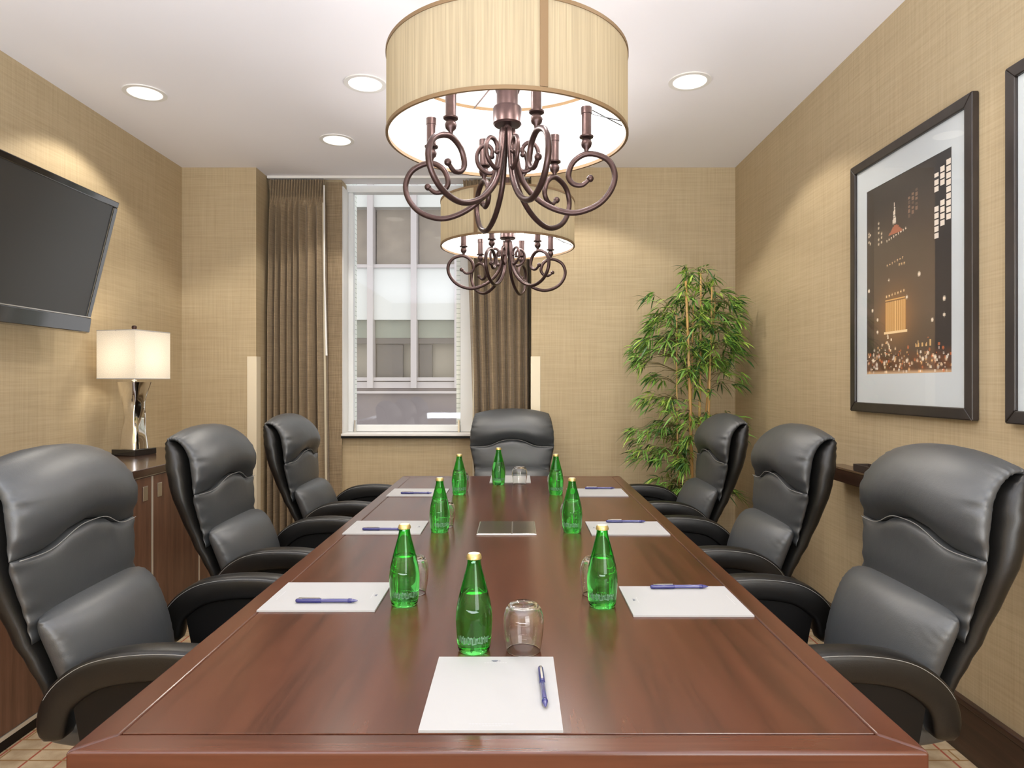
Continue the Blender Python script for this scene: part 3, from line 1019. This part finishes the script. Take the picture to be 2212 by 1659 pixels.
def cyl(r0, r1, z0, z1, n=96, a0=0, a1=2 * PI):
    """hollow ring with wall r0..r1"""
    m = MB(); full = abs(a1 - a0 - 2 * PI) < 1e-6
    k = n if full else n + 1
    v = []
    for i in range(k):
        a = a0 + (a1 - a0) * i / n
        c, s = math.cos(a), math.sin(a)
        v += [(r0 * c, r0 * s, z0), (r1 * c, r1 * s, z0), (r1 * c, r1 * s, z1), (r0 * c, r0 * s, z1)]
    f = []
    for i in range(n):
        b = i * 4; e = ((i + 1) % k) * 4
        for q in range(4):
            f.append((b + q, e + q, e + (q + 1) % 4, b + (q + 1) % 4))
    if not full: f += [(3, 2, 1, 0), (4 * n, 4 * n + 1, 4 * n + 2, 4 * n + 3)]
    f = [tuple(reversed(q)) for q in f] if False else f
    return m.add(v, f)


def sheet(r, z0, z1, n=120, flip=False):
    v = []; f = []
    for i in range(n):
        a = 2 * PI * i / n
        v += [(r * math.cos(a), r * math.sin(a), z0), (r * math.cos(a), r * math.sin(a), z1)]
    for i in range(n):
        e = (i + 1) % n
        q = (2 * i, 2 * e, 2 * e + 1, 2 * i + 1)
        f.append(tuple(reversed(q)) if flip else q)
    return MB().add(v, f)


dz0, dz1 = ZB - CAMZ, ZT - CAMZ
HM['drum'] = sheet(R0, dz0, dz1).mesh('drum_fabric', M['drum'], 180)
HM['lining'] = sheet(R0 - .004, dz0 + .001, dz1 - .001, flip=True).mesh('drum_lining', M['lining'], 180)
HM['rim'] = cyl(R0 - .005, R0 + .0022, 0, .010).mesh('rim_band', M['bronzeband'], 40)


def point(parent, loc, watt, col, r):
    l = bpy.data.lights.new('bulb_light', 'POINT'); l.energy = watt; l.color = col; l.shadow_soft_size = r
    o = bpy.data.objects.new('bulb_light', l); COL.objects.link(o); o.parent = parent; o.location = loc
    return o


def chandelier(x, y, rot, seam, label):
    t = thing('chandelier', label, 'chandelier', (x, y, CAMZ), 0, 'drum chandeliers over the table')
    link('column', HM['column'], t); link('hanging_rod', HM['rod'], t); link('ceiling_plate', HM['canopy'], t)
    d = link('drum_shade', HM['drum'], t)
    link('lining', HM['lining'], d)
    link('rim_band', HM['rim'], d, (0, 0, dz0)); link('rim_band', HM['rim'], d, (0, 0, dz1 - .010))
    cyl(R0 + .0008, R0 + .0030, dz0 + .011, dz1 - .011, 6, seam - .030, seam + .030).build('seam_strip', M['bronzeband'], d)
    sp = MB()
    for k in range(3):
        a = rot + 2 * PI * k / 3
        sp.tube([(.012 * math.cos(a), .012 * math.sin(a), dz1 - .02), (.344 * math.cos(a), .344 * math.sin(a), dz1 - .008)], .0022, 6)
    sp.build('shade_spider', M['bronze'], t)
    for k in range(6):
        a = rot + k * PI / 3
        A = link('scroll_arm', HM['arm'], t, None, (0, 0, a))
        link('drip_cup', HM['cup'], A); link('candle_sleeve', HM['tube'], A); link('bulb', HM['bulb'], A)
        point(A, (.232, 0, .842), BULB_W, WARM, .016)
    a = rot
    w_ = MB()
    w_.tube([(.246 * math.cos(a), .246 * math.sin(a), .788), (.342 * math.cos(a + .25), .342 * math.sin(a + .25), .768)], .0016, 5)
    w_.tube([(.246 * math.cos(a), .246 * math.sin(a), .776), (.342 * math.cos(a - .15), .342 * math.sin(a - .15), .728)], .0016, 5)
    w_.build('shade_wire', M['black'], t)
    return t


chandelier(-.026, 1.976, math.radians(-10), -PI / 2 + math.radians(15.5), 'nearer drum chandelier with beige fabric shade and scrolled bronze arms')
chandelier(-.045, 3.53, math.radians(11), -PI / 2 - math.radians(25), 'farther drum chandelier with beige fabric shade, hanging before the window')

# ------------------------------------------------------------------ recessed downlights
RM = cyl(.086, .108, -.006, -.0003, 48).mesh('trim_ring', M['white'], 40)
LM = MB().lathe([(.0001, -.0028), (.0855, -.0028), (.0855, -.0008)], 40, capb=False).mesh('lens', M['lens'], 40)
DL = [(-1.987, 3.593, 'recessed ceiling downlight leftmost, above the lamp side of the room'),
      (-.783, 3.482, 'recessed ceiling downlight just left of the nearer chandelier shade'),
      (-1.145, 4.289, 'small looking recessed ceiling downlight nearest the left curtain'),
      (.8936, 3.455, 'recessed ceiling downlight right of the nearer chandelier, beside the framed picture'),
      (.42, 4.20, 'recessed ceiling downlight hidden behind the nearer chandelier'), (-1.987, 1.75, 'recessed ceiling downlight outside the picture, above the near end of the television'),
      (.8936, 1.75, 'recessed ceiling downlight outside the picture, above the nearest right chair')]
for x, y, lab in DL:
    t = thing('downlight', lab, 'ceiling light', (x, y, H), 0, 'recessed ceiling downlights')
    link('trim_ring', RM, t); link('lens', LM, t)
    l = bpy.data.lights.new('downlight_beam', 'SPOT'); l.energy = DOWN_W * (.6 if y < 2 else 1.0); l.color = WARM2
    l.spot_size = math.radians(122); l.spot_blend = .22; l.shadow_soft_size = .06
    o = bpy.data.objects.new('downlight_beam', l); COL.objects.link(o); o.parent = t; o.location = (0, 0, -.012)

# ------------------------------------------------------------------ credenza with lamp
def credenza():
    xf, z1 = -1.80, .89
    y0, y1 = .35, 4.30
    t = thing('credenza', 'long brown wooden credenza with pale metal strips along the left wall', 'cabinet', (-2.095, (y0 + y1) / 2, 0))
    ox, oy = t.location.x, t.location.y
    def part(name, m, xa, xb, ya, yb, za, zb, parent=t, bevel=.0015):
        return MB().box(xa - ox, xb - ox, ya - oy, yb - oy, za, zb).build(name, M[m], parent, bevel=bevel)
    part('carcass', 'cab', XL + .025, xf - .022, y0, y1, .062, z1 - .046)
    part('plinth', 'black', XL + .06, xf - .012, y0 + .02, y1 - .02, 0, .045)
    part('worktop', 'cabtop', XL + .022, xf + .015, y0 - .01, y1 + .01, z1 - .038, z1, bevel=.003)
    part('metal_strip', 'alu', XL + .03, xf - .001, y0, y1, z1 - .0455, z1 - .0385, bevel=0)
    part('metal_strip', 'alu', XL + .03, xf + .001, y0, y1, .046, .061, bevel=0)
    edges = [y0, .83, 1.33, 1.83, 2.33, 2.83, 3.32, 3.81, y1]
    for i in range(len(edges) - 1):
        d = part('door', 'cab', xf - .021, xf, edges[i] + .008, edges[i + 1] - .008, .064, z1 - .048)
        yh = edges[i] + .045 if i % 2 == 0 else edges[i + 1] - .085
        part('pull_plate', 'silver', xf + .0003, xf + .004, yh, yh + .04, .73, .80, d, .001)
    for e in edges[1:-1]:
        part('metal_edge', 'alu', xf - .021, xf + .0015, e - .0068, e + .0068, .064, z1 - .048, bevel=0)
credenza()


def table_lamp():
    zc = .89
    t = thing('table_lamp', 'square table lamp with cream shade and rippled chrome body on the credenza', 'lamp', (-2.195, 3.858, zc), math.radians(-14))
    MB().box(-.080, .080, -.080, .080, .0005, .036).build('base', M['gloss'], t, bevel=.003)
    rings = []
    n = 44
    for i in range(31):
        s = i / 30; z = .037 + s * (.417 - .037)
        w_ = float(np.interp(s, [0, .12, .45, .7, .9, 1], [.062, .056, .045, .048, .064, .074]))
        ring = []
        for k in range(n):
            a = 2 * PI * k / n
            x = sgp(math.cos(a), .45) * w_; y = sgp(math.sin(a), .45) * w_
            rip = 1 + .050 * math.sin(3 * a + 5.5 * s * 2) * math.sin(PI * s) + .03 * math.sin(7 * a - 9 * s) * math.sin(PI * s)
            ring.append((x * rip, y * rip, z))
        rings.append(ring)
    MB().loft(rings).build('body', M['chrome'], t, smooth=50)
    MB().lathe([(.016, .418), (.016, .426), (.008, .430), (.008, .470), (.014, .472), (.014, .50)], 18).build('neck', M['chrome'], t, smooth=40)
    hw, z0, z1 = .130, .436, .706
    s = MB()
    v = []
    for z in (z0, z1):
        v += [(-hw, -hw, z), (hw, -hw, z), (hw, hw, z), (-hw, hw, z)]
    s.add(v, [(k, (k + 1) % 4, 4 + (k + 1) % 4, 4 + k) for k in range(4)])
    sh = s.build('shade', M['shade'], t)
    md = sh.modifiers.new('thick', 'SOLIDIFY'); md.thickness = .002
    e = MB()
    for z in (z0, z1):
        for a, b in (((-hw, -hw), (hw, -hw)), ((hw, -hw), (hw, hw)), ((hw, hw), (-hw, hw)), ((-hw, hw), (-hw, -hw))):
            e.tube([(a[0], a[1], z), (b[0], b[1], z)], .0022, 6)
    e.build('shade_hem', M['paper'], sh)
    MB().tube([(-hw, 0, z1 - .004), (hw, 0, z1 - .004)], .002, 6).tube([(0, -hw, z1 - .004), (0, hw, z1 - .004)], .002, 6).build('spider', M['black'], sh)
    MB().lathe([(.003, z1 - .002), (.003, z1 + .010), (.011, z1 + .014), (.014, z1 + .022), (.013, z1 + .032), (.008, z1 + .036)], 16).build('finial', M['bronze'], t, smooth=60)
    MB().ball((0, 0, .555), .026, 16, 10, 1.2).build('bulb', M['bulb'], t, smooth=180)
    point(t, (0, 0, .555), LAMP_W, (1.0, .92, .80), .045)
table_lamp()

# ------------------------------------------------------------------ television
def tv():
    t = thing('television', 'black flat screen television tilted on a bracket on the left wall', 'television', (-2.238, 2.94, 1.556))
    t.rotation_euler = (0, math.radians(14), 0)
    hw, hh = .56, .705
    fr = MB()
    # bezel ring
    b0, b1, bs = .088, .032, .034
    for (ya, yb, za, zb) in ((-hw, hw, hh - b1, hh), (-hw, -hw + bs, b0, hh - b1), (hw - bs, hw, b0, hh - b1)):
        fr.box(-.055, 0, ya, yb, za, zb)
    fr.build('bezel', M['gloss'], t, bevel=.004)
    MB().box(-.058, -.006, -hw + bs - .003, hw - bs + .003, b0 - .003, hh - b1 + .003).build('screen', M['screen'], t)
    lip = MB().prism([(-.058, .012), (-.01, .0), (.012, .012), (.004, b0 - .002), (-.058, b0 - .002)], -hw, hw, 'y')
    lip.build('speaker_bar', M['gloss'], t, bevel=.003)
    MB().box(-.004, .0035, -hw + .01, hw - .01, b0 - .0015, b0 + .0045).build('silver_strip', M['silver'], t, bevel=.001)
    MB().box(-.085, -.0585, -hw + .06, hw - .06, .05, hh - .05).build('rear_housing', M['black'], t, bevel=.01)
    # bracket reaches back to the wall (kept level by undoing the tilt)
    br = MB()
    for yy in (-.12, .12):
        br.tube([(-.084, yy, .40), (-.16, yy, .36)], .014, 8)
    br.build('bracket_arm', M['black'], t)
    Minv = Matrix.Rotation(math.radians(-14), 4, 'Y')
    pl = MB().box(XL + .0005 + 2.238, XL + .03 + 2.238, -.2, .2, .18, .52)
    pl.v = [tuple(Minv @ Vector(p)) for p in pl.v]
    pl.build('wall_plate', M['black'], t)
tv()

# ------------------------------------------------------------------ framed pictures
def paint_city(nu, nv, seed):
    rs = np.random.RandomState(seed)
    U, V = np.meshgrid((np.arange(nu) + .5) / nu, (np.arange(nv) + .5) / nv)
    asp = .59 / .815
    img = np.zeros((nv, nu, 3))
    def lin(c): return (np.array(c) / 255.0) ** 2.2
    top, midc, low = lin((54, 51, 51)), lin((98, 83, 70)), lin((70, 55, 45))
    g = np.clip((V - .45) / .45, 0, 1)[..., None]
    img[:] = midc * (1 - g) + top * g
    g = np.clip((.30 - V) / .25, 0, 1)[..., None]
    img = img * (1 - g) + low * g
    def region(mask, c, a=1.0):
        nonlocal img
        m = (mask * a)[..., None]; img = img * (1 - m) + lin(c) * m
    region((U > .83).astype(float), (44, 46, 50), .8)
    region((U < .10).astype(float), (48, 42, 40), .6)
    def dot(u, v, r, c, a=1.0, el=1.0):
        d = np.sqrt(((U - u) * asp / el) ** 2 + (V - v) ** 2)
        region(np.clip((r - d) / (r * .5), 0, 1), c, a)
    def rect(u0, u1, v0, v1, c, a=1.0):
        region(((U > u0) & (U < u1) & (V > v0) & (V < v1)).astype(float), c, a)
    # lit windows of the tower block at right
    for i in range(3):
        for j in range(11):
            u = .845 + i * .058; v = .905 - j * .031 + i * .018
            if v < .60 + i * .045 or (i < 2 and 3 <= j <= 4) : continue
            rect(u - .021, u + .021, v - .0115, v + .0115, (236, 226, 214))
    # other lit windows
    for (uu, vs) in ((.03, (.765, .75, .72)), (.05, (.755, .71)), (.165, (.80, .775, .75, .715, .69)), (.205, (.74, .72, .695))):
        for v in vs: dot(uu, v, .009, (205, 188, 165))
    for i in range(3):
        for j in range(5):
            rect(.535 + i * .04, .562 + i * .04, .765 + j * .022 + i * .012, .780 + j * .022 + i * .012, (150, 118, 100), .7 if (i + j) % 3 else .3)
    # tall central tower crown
    for k in range(30):
        v = .765 + k * .0035; hw = .022 * (1 - k / 34)
        rect(.37 - hw, .37 + hw, v, v + .004, (235, 222, 205), .9 if k % 4 else .4)
    for k in range(10):
        hw = .085 * (1 - k / 12)
        rect(.385 - hw, .385 + hw, .715 + k * .004, .7195 + k * .004, (190, 112, 84), .75)
    for k in range(9): dot(.275 + k * .029, .690 + k * .0035, .0065, (238, 222, 200))
    for k in range(7): dot(.28 + k * .032, .562 + k * .003, .006, (226, 190, 150))
    for k in range(3): dot(.43 + k * .03, .55, .007, (236, 200, 150))
    # glowing block
    g = np.exp(-(((U - .38) / .20) ** 2 + ((V - .29) / .13) ** 2))
    region(g, (190, 130, 66), .55)
    rect(.255, .505, .215, .375, (196, 146, 84))
    for k in range(9): rect(.268 + k * .027, .278 + k * .027, .22, .37, (246, 206, 140), .8)
    rect(.235, .525, .205, .218, (250, 220, 170)); rect(.25, .50, .375, .385, (230, 180, 110))
    for k in range(7): dot(.27 + k * .036, .402 + k * .002, .0075, (248, 214, 160))
    for k in range(10): dot(.30 + rs.uniform(-.05, .08), .10 + k * .011, .008, (255, 235, 205))
    # street glow and lights
    g = np.clip((.125 - V) / .06, 0, 1)
    region(g * (0.5 + .5 * np.sin(U * 23 + V * 40) ** 2), (112, 70, 44), .85)
    region(np.clip((.022 - V) / .015, 0, 1), (214, 178, 140), .85)
    for k in range(170):
        v = abs(rs.normal(.075, .038)); u = rs.uniform(.01, .99)
        c = [(255, 226, 190), (244, 190, 130), (220, 120, 70), (250, 240, 225)][rs.randint(4)]
        dot(u, max(.012, v), rs.uniform(.004, .011), c, rs.uniform(.5, 1))
    for k in range(26): rect(.62 + k * .007, .623 + k * .007, .125, .14 + rs.uniform(0, .02), (240, 196, 130), .8)
    for (u, v, r) in ((.66, .475, .014), (.03, .455, .013), (.08, .345, .011), (.92, .335, .013), (.92, .262, .011), (.80, .247, .011), (.52, .378, .011), (.15, .29, .01),
                      (.15, .225, .011), (.30, .485, .008), (.83, .075, .013), (.70, .07, .013), (.52, .065, .012), (.09, .075, .014), (.24, .055, .011)):
        dot(u, v, r, (250, 236, 214))
    return img


def vcol_mat():
    m, nt, b = newmat('printed_photo')
    a = N(nt, 'ShaderNodeVertexColor'); a.layer_name = 'print'
    nt.links.new(a.outputs['Color'], b.inputs['Base Color']); b.inputs['Roughness'].default_value = .6
    return m


M['print'] = vcol_mat()


def picture(y0, label, seed):
    """frame on the right wall; runs from y0 (near) to y0+.835 (far)"""
    L = .835; z0, z1 = 1.172, 2.298
    t = thing('framed_picture', label, 'picture', (XR, y0 + L / 2, z0))
    oy = y0 + L / 2
    xb, xf = -.0005, -.027
    B = .042
    poly = [(-L / 2, 0), (L / 2, 0), (L / 2 - B, B), (-L / 2 + B, B)]
    Hh = z1 - z0
    def rail(p): MB().prism(p, xf, xb, 'x').build('frame_rail', M['pic'], t, bevel=.004, seg=3)
    rail([(-L / 2, 0), (L / 2, 0), (L / 2 - B, B), (-L / 2 + B, B)])
    rail([(L / 2, Hh), (-L / 2, Hh), (-L / 2 + B, Hh - B), (L / 2 - B, Hh - B)])
    rail([(L / 2, 0), (L / 2, Hh), (L / 2 - B, Hh - B), (L / 2 - B, B)])
    rail([(-L / 2, Hh), (-L / 2, 0), (-L / 2 + B, B), (-L / 2 + B, Hh - B)])
    # mat board with a window
    a, c = L / 2 - B, .2925
    pz0, pz1 = 1.340 - z0, 2.152 - z0
    m = MB()
    for (ya, yb, za, zb) in ((-a, a, B, pz0), (-a, a, pz1, Hh - B), (-a, -c, pz0, pz1), (c, a, pz0, pz1)):
        m.box(-.0150, -.0130, ya, yb, za, zb)
    m.build('mat_board', M['mat'], t)
    nu, nv = 118, 164
    col = paint_city(nu, nv, seed)
    v = []; f = []; fc = []
    for j in range(nv + 1):
        for i in range(nu + 1):
            v.append((-.0125, (c + .002) - (2 * c + .004) * i / nu, pz0 - .002 + (pz1 - pz0 + .004) * j / nv))
    for j in range(nv):
        for i in range(nu):
            q = j * (nu + 1) + i
            f.append((q, q + nu + 1, q + nu + 2, q + 1)); fc.append(col[j, i])
    mb = MB().add(v, f); mb.f = [tuple(reversed(x)) for x in mb.f]
    o = mb.build('print', M['print'], t)
    at_ = o.data.color_attributes.new('print', 'FLOAT_COLOR', 'CORNER')
    arr = np.ones((len(f) * 4, 4)); arr[:, :3] = np.repeat(np.array(fc), 4, axis=0)
    at_.data.foreach_set('color', arr.ravel())
    MB().box(-.0185, -.0175, -a, a, B, Hh - B).build('glazing', M['glaze'], t)
picture(2.288, 'dark framed picture of a city street at night, whole in view on the right wall', 2)
picture(1.300, 'dark framed picture cut off by the right edge of the photo', 9)

# ledge on the right wall with a small raised end
lg = thing('wall_ledge', 'dark brown wooden ledge on the right wall behind the chairs', 'shelf', (XR, 2.62, .90))
MB().box(-.085, -.0005, -.62, .62, -.055, .012).build('shelf_board', M['cabtop'], lg, bevel=.003)
MB().box(-.087, -.086, -.62, .62, .004, .010).build('edge_strip', M['bronzeband'], lg)
bx = thing('desk_tray', 'small dark tray standing on the right wall ledge', 'tray', (XR - .045, 2.86, .9125))
MB().box(-.034, .034, -.13, .13, .0003, .004).build('tray_bottom', M['pot'], bx)
for (xa, xb, ya, yb) in ((-.034, -.030, -.13, .13), (.030, .034, -.13, .13), (-.030, .030, -.13, -.126), (-.030, .030, .126, .13)):
    MB().box(xa, xb, ya, yb, .0045, .030).build('tray_side', M['pot'], bx)

# ------------------------------------------------------------------ bamboo
def bamboo():
    rnd = random.Random(21)
    bx, by = 1.170, 4.40
    t = thing('bamboo_plant', 'tall leafy bamboo plant with tan canes in the far right corner', 'plant', (bx, by, 0))
    MB().lathe([(.115, .0005), (.125, .01), (.150, .30), (.158, .31), (.158, .335), (.145, .335), (.140, .29)], 36, capt=False).build('planter', M['pot'], t, smooth=40)
    MB().lathe([(.0005, .285), (.1405, .285), (.1405, .28)], 30, capb=False).build('soil', M['soil'], t)
    def pxz(px, y, d=4.40): return ((px - 1115) / 1450 * d - bx, (828 - y) / 1450 * d + CAMZ)
    canes = []
    for (p0, p1, ytop, r, dy) in ((1490, 1478, 610, .0135, -.05), (1514, 1512, 590, .0105, .03), (1503, 1500, 640, .008, .06), (1530, 1532, 620, .0095, -.01), (1476, 1462, 680, .007, .02), (1520, 1548, 650, .008, .07)):
        x0 = pxz(p0, 900)[0]; x1, z1 = pxz(p1, ytop)
        x0 = max(-.11, min(.11, x0))
        pts = []; rs = []
        nn = 16
        for i in range(nn + 1):
            s = i / nn
            x = x0 + (x1 - x0) * s + .012 * math.sin(3 * s + r * 500); z = .28 + (z1 - .28) * s
            pts.append((x, dy + .01 * math.sin(4 * s), z)); rs.append(r * (1 - .45 * s))
        m = MB().tube(pts, rs, 10)
        for i in range(2, nn, 2):
            m.tube([(pts[i][0], pts[i][1], pts[i][2] - .004), (pts[i][0], pts[i][1], pts[i][2] + .004)], rs[i] * 1.18, 10)
        m.build('cane', M['cane'], t, smooth=60)
        canes.append((pts, rs))
    # leaf sprays placed to follow the plant's outline: (px, y, count, spread)
    blobs = [(1490, 592, 5, 26), (1538, 612, 8, 34), (1400, 640, 2, 12), (1470, 640, 12, 36), (1590, 655, 10, 30), (1530, 655, 16, 45), (1440, 680, 14, 38), (1500, 700, 22, 50),
             (1560, 700, 18, 42), (1400, 700, 7, 26), (1395, 745, 14, 34), (1450, 745, 20, 40), (1520, 750, 24, 44), (1585, 740, 14, 30), (1380, 775, 7, 24), (1600, 780, 7, 26), (1490, 790, 14, 40), (1555, 785, 10, 34),
             (1615, 815, 5, 22), (1420, 815, 5, 22), (1510, 825, 6, 34), (1400, 870, 5, 20), (1450, 870, 9, 26), (1480, 900, 12, 30), (1530, 895, 5, 25), (1620, 900, 5, 16), (1390, 935, 8, 24), (1440, 930, 12, 28), (1480, 945, 10, 28),
             (1385, 975, 8, 26), (1435, 985, 13, 28), (1470, 1000, 10, 24), (1440, 1040, 12, 28), (1475, 1050, 8, 24), (1410, 1085, 4, 20), (1590, 940, 4, 16), (1560, 1000, 6, 20), (1590, 1060, 5, 18)]
    leaves = []
    twigs = MB()
    for (px, y, cnt, spd) in blobs:
        for _ in range(cnt):
            d = 4.40 + rnd.gauss(0, .13)
            d = min(4.70, max(4.26, d))
            x, z = pxz(px + rnd.gauss(0, spd * .5), y + rnd.gauss(0, spd * .42), d)
            if x + bx > 1.46: x = 1.46 - bx - rnd.uniform(0, .05)
            c = Vector((x, d - by, z))
            # twig from the nearest cane
            best = min((Vector(p) for pts, rs in canes for p in pts[3:]), key=lambda p: (p - c).length + .35 * max(0, p.z - c.z))
            out = Vector((c.x - best.x, c.y - best.y, 0))
            if out.length < .03: out = Vector((rnd.uniform(-1, 1), rnd.uniform(-1, 1), 0))
            out.normalize()
            if (c - best).length < .45:
                mid = (best + c) / 2 + Vector((0, 0, .02)); twigs.tube([best, mid, c], [.0024, .0018, .001], 4, False)
            for k in range(rnd.randint(9, 13)):
                ang = rnd.uniform(-1.25, 1.25)
                dirv = Matrix.Rotation(ang, 3, 'Z') @ out
                dirv = (dirv + Vector((0, 0, rnd.uniform(-.75, .45)))).normalized()
                L = rnd.uniform(.06, .118)
                base = c + Vector((rnd.uniform(-.02, .02), rnd.uniform(-.02, .02), rnd.uniform(-.02, .02)))
                tip = base + dirv * L
                if tip.x + bx > 1.55 or tip.y + by > 4.81 or tip.y + by < 4.215 or base.y + by < 4.215 or tip.z < .3: continue
                leaves.append((base, dirv, L, rnd.uniform(.0042, .0068), rnd.choice([0, 0, 1, 1, 1, 2, 2])))
    twigs.build('twigs', M['twig'], t)
    def leafgeo(base, d, L, wd):
        side = d.cross(Vector((0, 0, 1)))
        if side.length < .1: side = Vector((1, 0, 0))
        side.normalize(); up = side.cross(d).normalized()
        roll = Matrix.Rotation(rnd.uniform(-.7, .7), 3, d); side = roll @ side; up = roll @ up
        pts = []
        for s, ww, dr in ((0, .08, 0), (.22, .8, -.002), (.5, 1.0, -.010), (.78, .6, -.024), (1.0, .02, -.04)):
            p = base + d * L * s + Vector((0, 0, dr * L / .1))
            pts.append((p - side * wd * ww + up * .0015 * ww, p, p + side * wd * ww + up * .0015 * ww))
        v = [q for r in pts for q in r]; f = []
        for i in range(4):
            a = i * 3
            f += [(a, a + 1, a + 4, a + 3), (a + 1, a + 2, a + 5, a + 4)]
        return v, f
    lm_ = [M['leafa'], M['leafb'], M['leafc']]
    order = sorted(range(len(leaves)), key=lambda i: leaves[i][0].y - leaves[i][2] * 4)
    single = set(order[:290])
    rest = MB()
    for i, (b, d, L, wd, k) in enumerate(leaves):
        v, f = leafgeo(b, d, L, wd)
        if i in single: MB().add(v, f).build('leaf', lm_[k], t, smooth=180)
        else: rest.add(v, f, k)
    o = rest.build('foliage', lm_, t, smooth=180); o['kind'] = 'stuff'
    print('leaves', len(leaves))
bamboo()
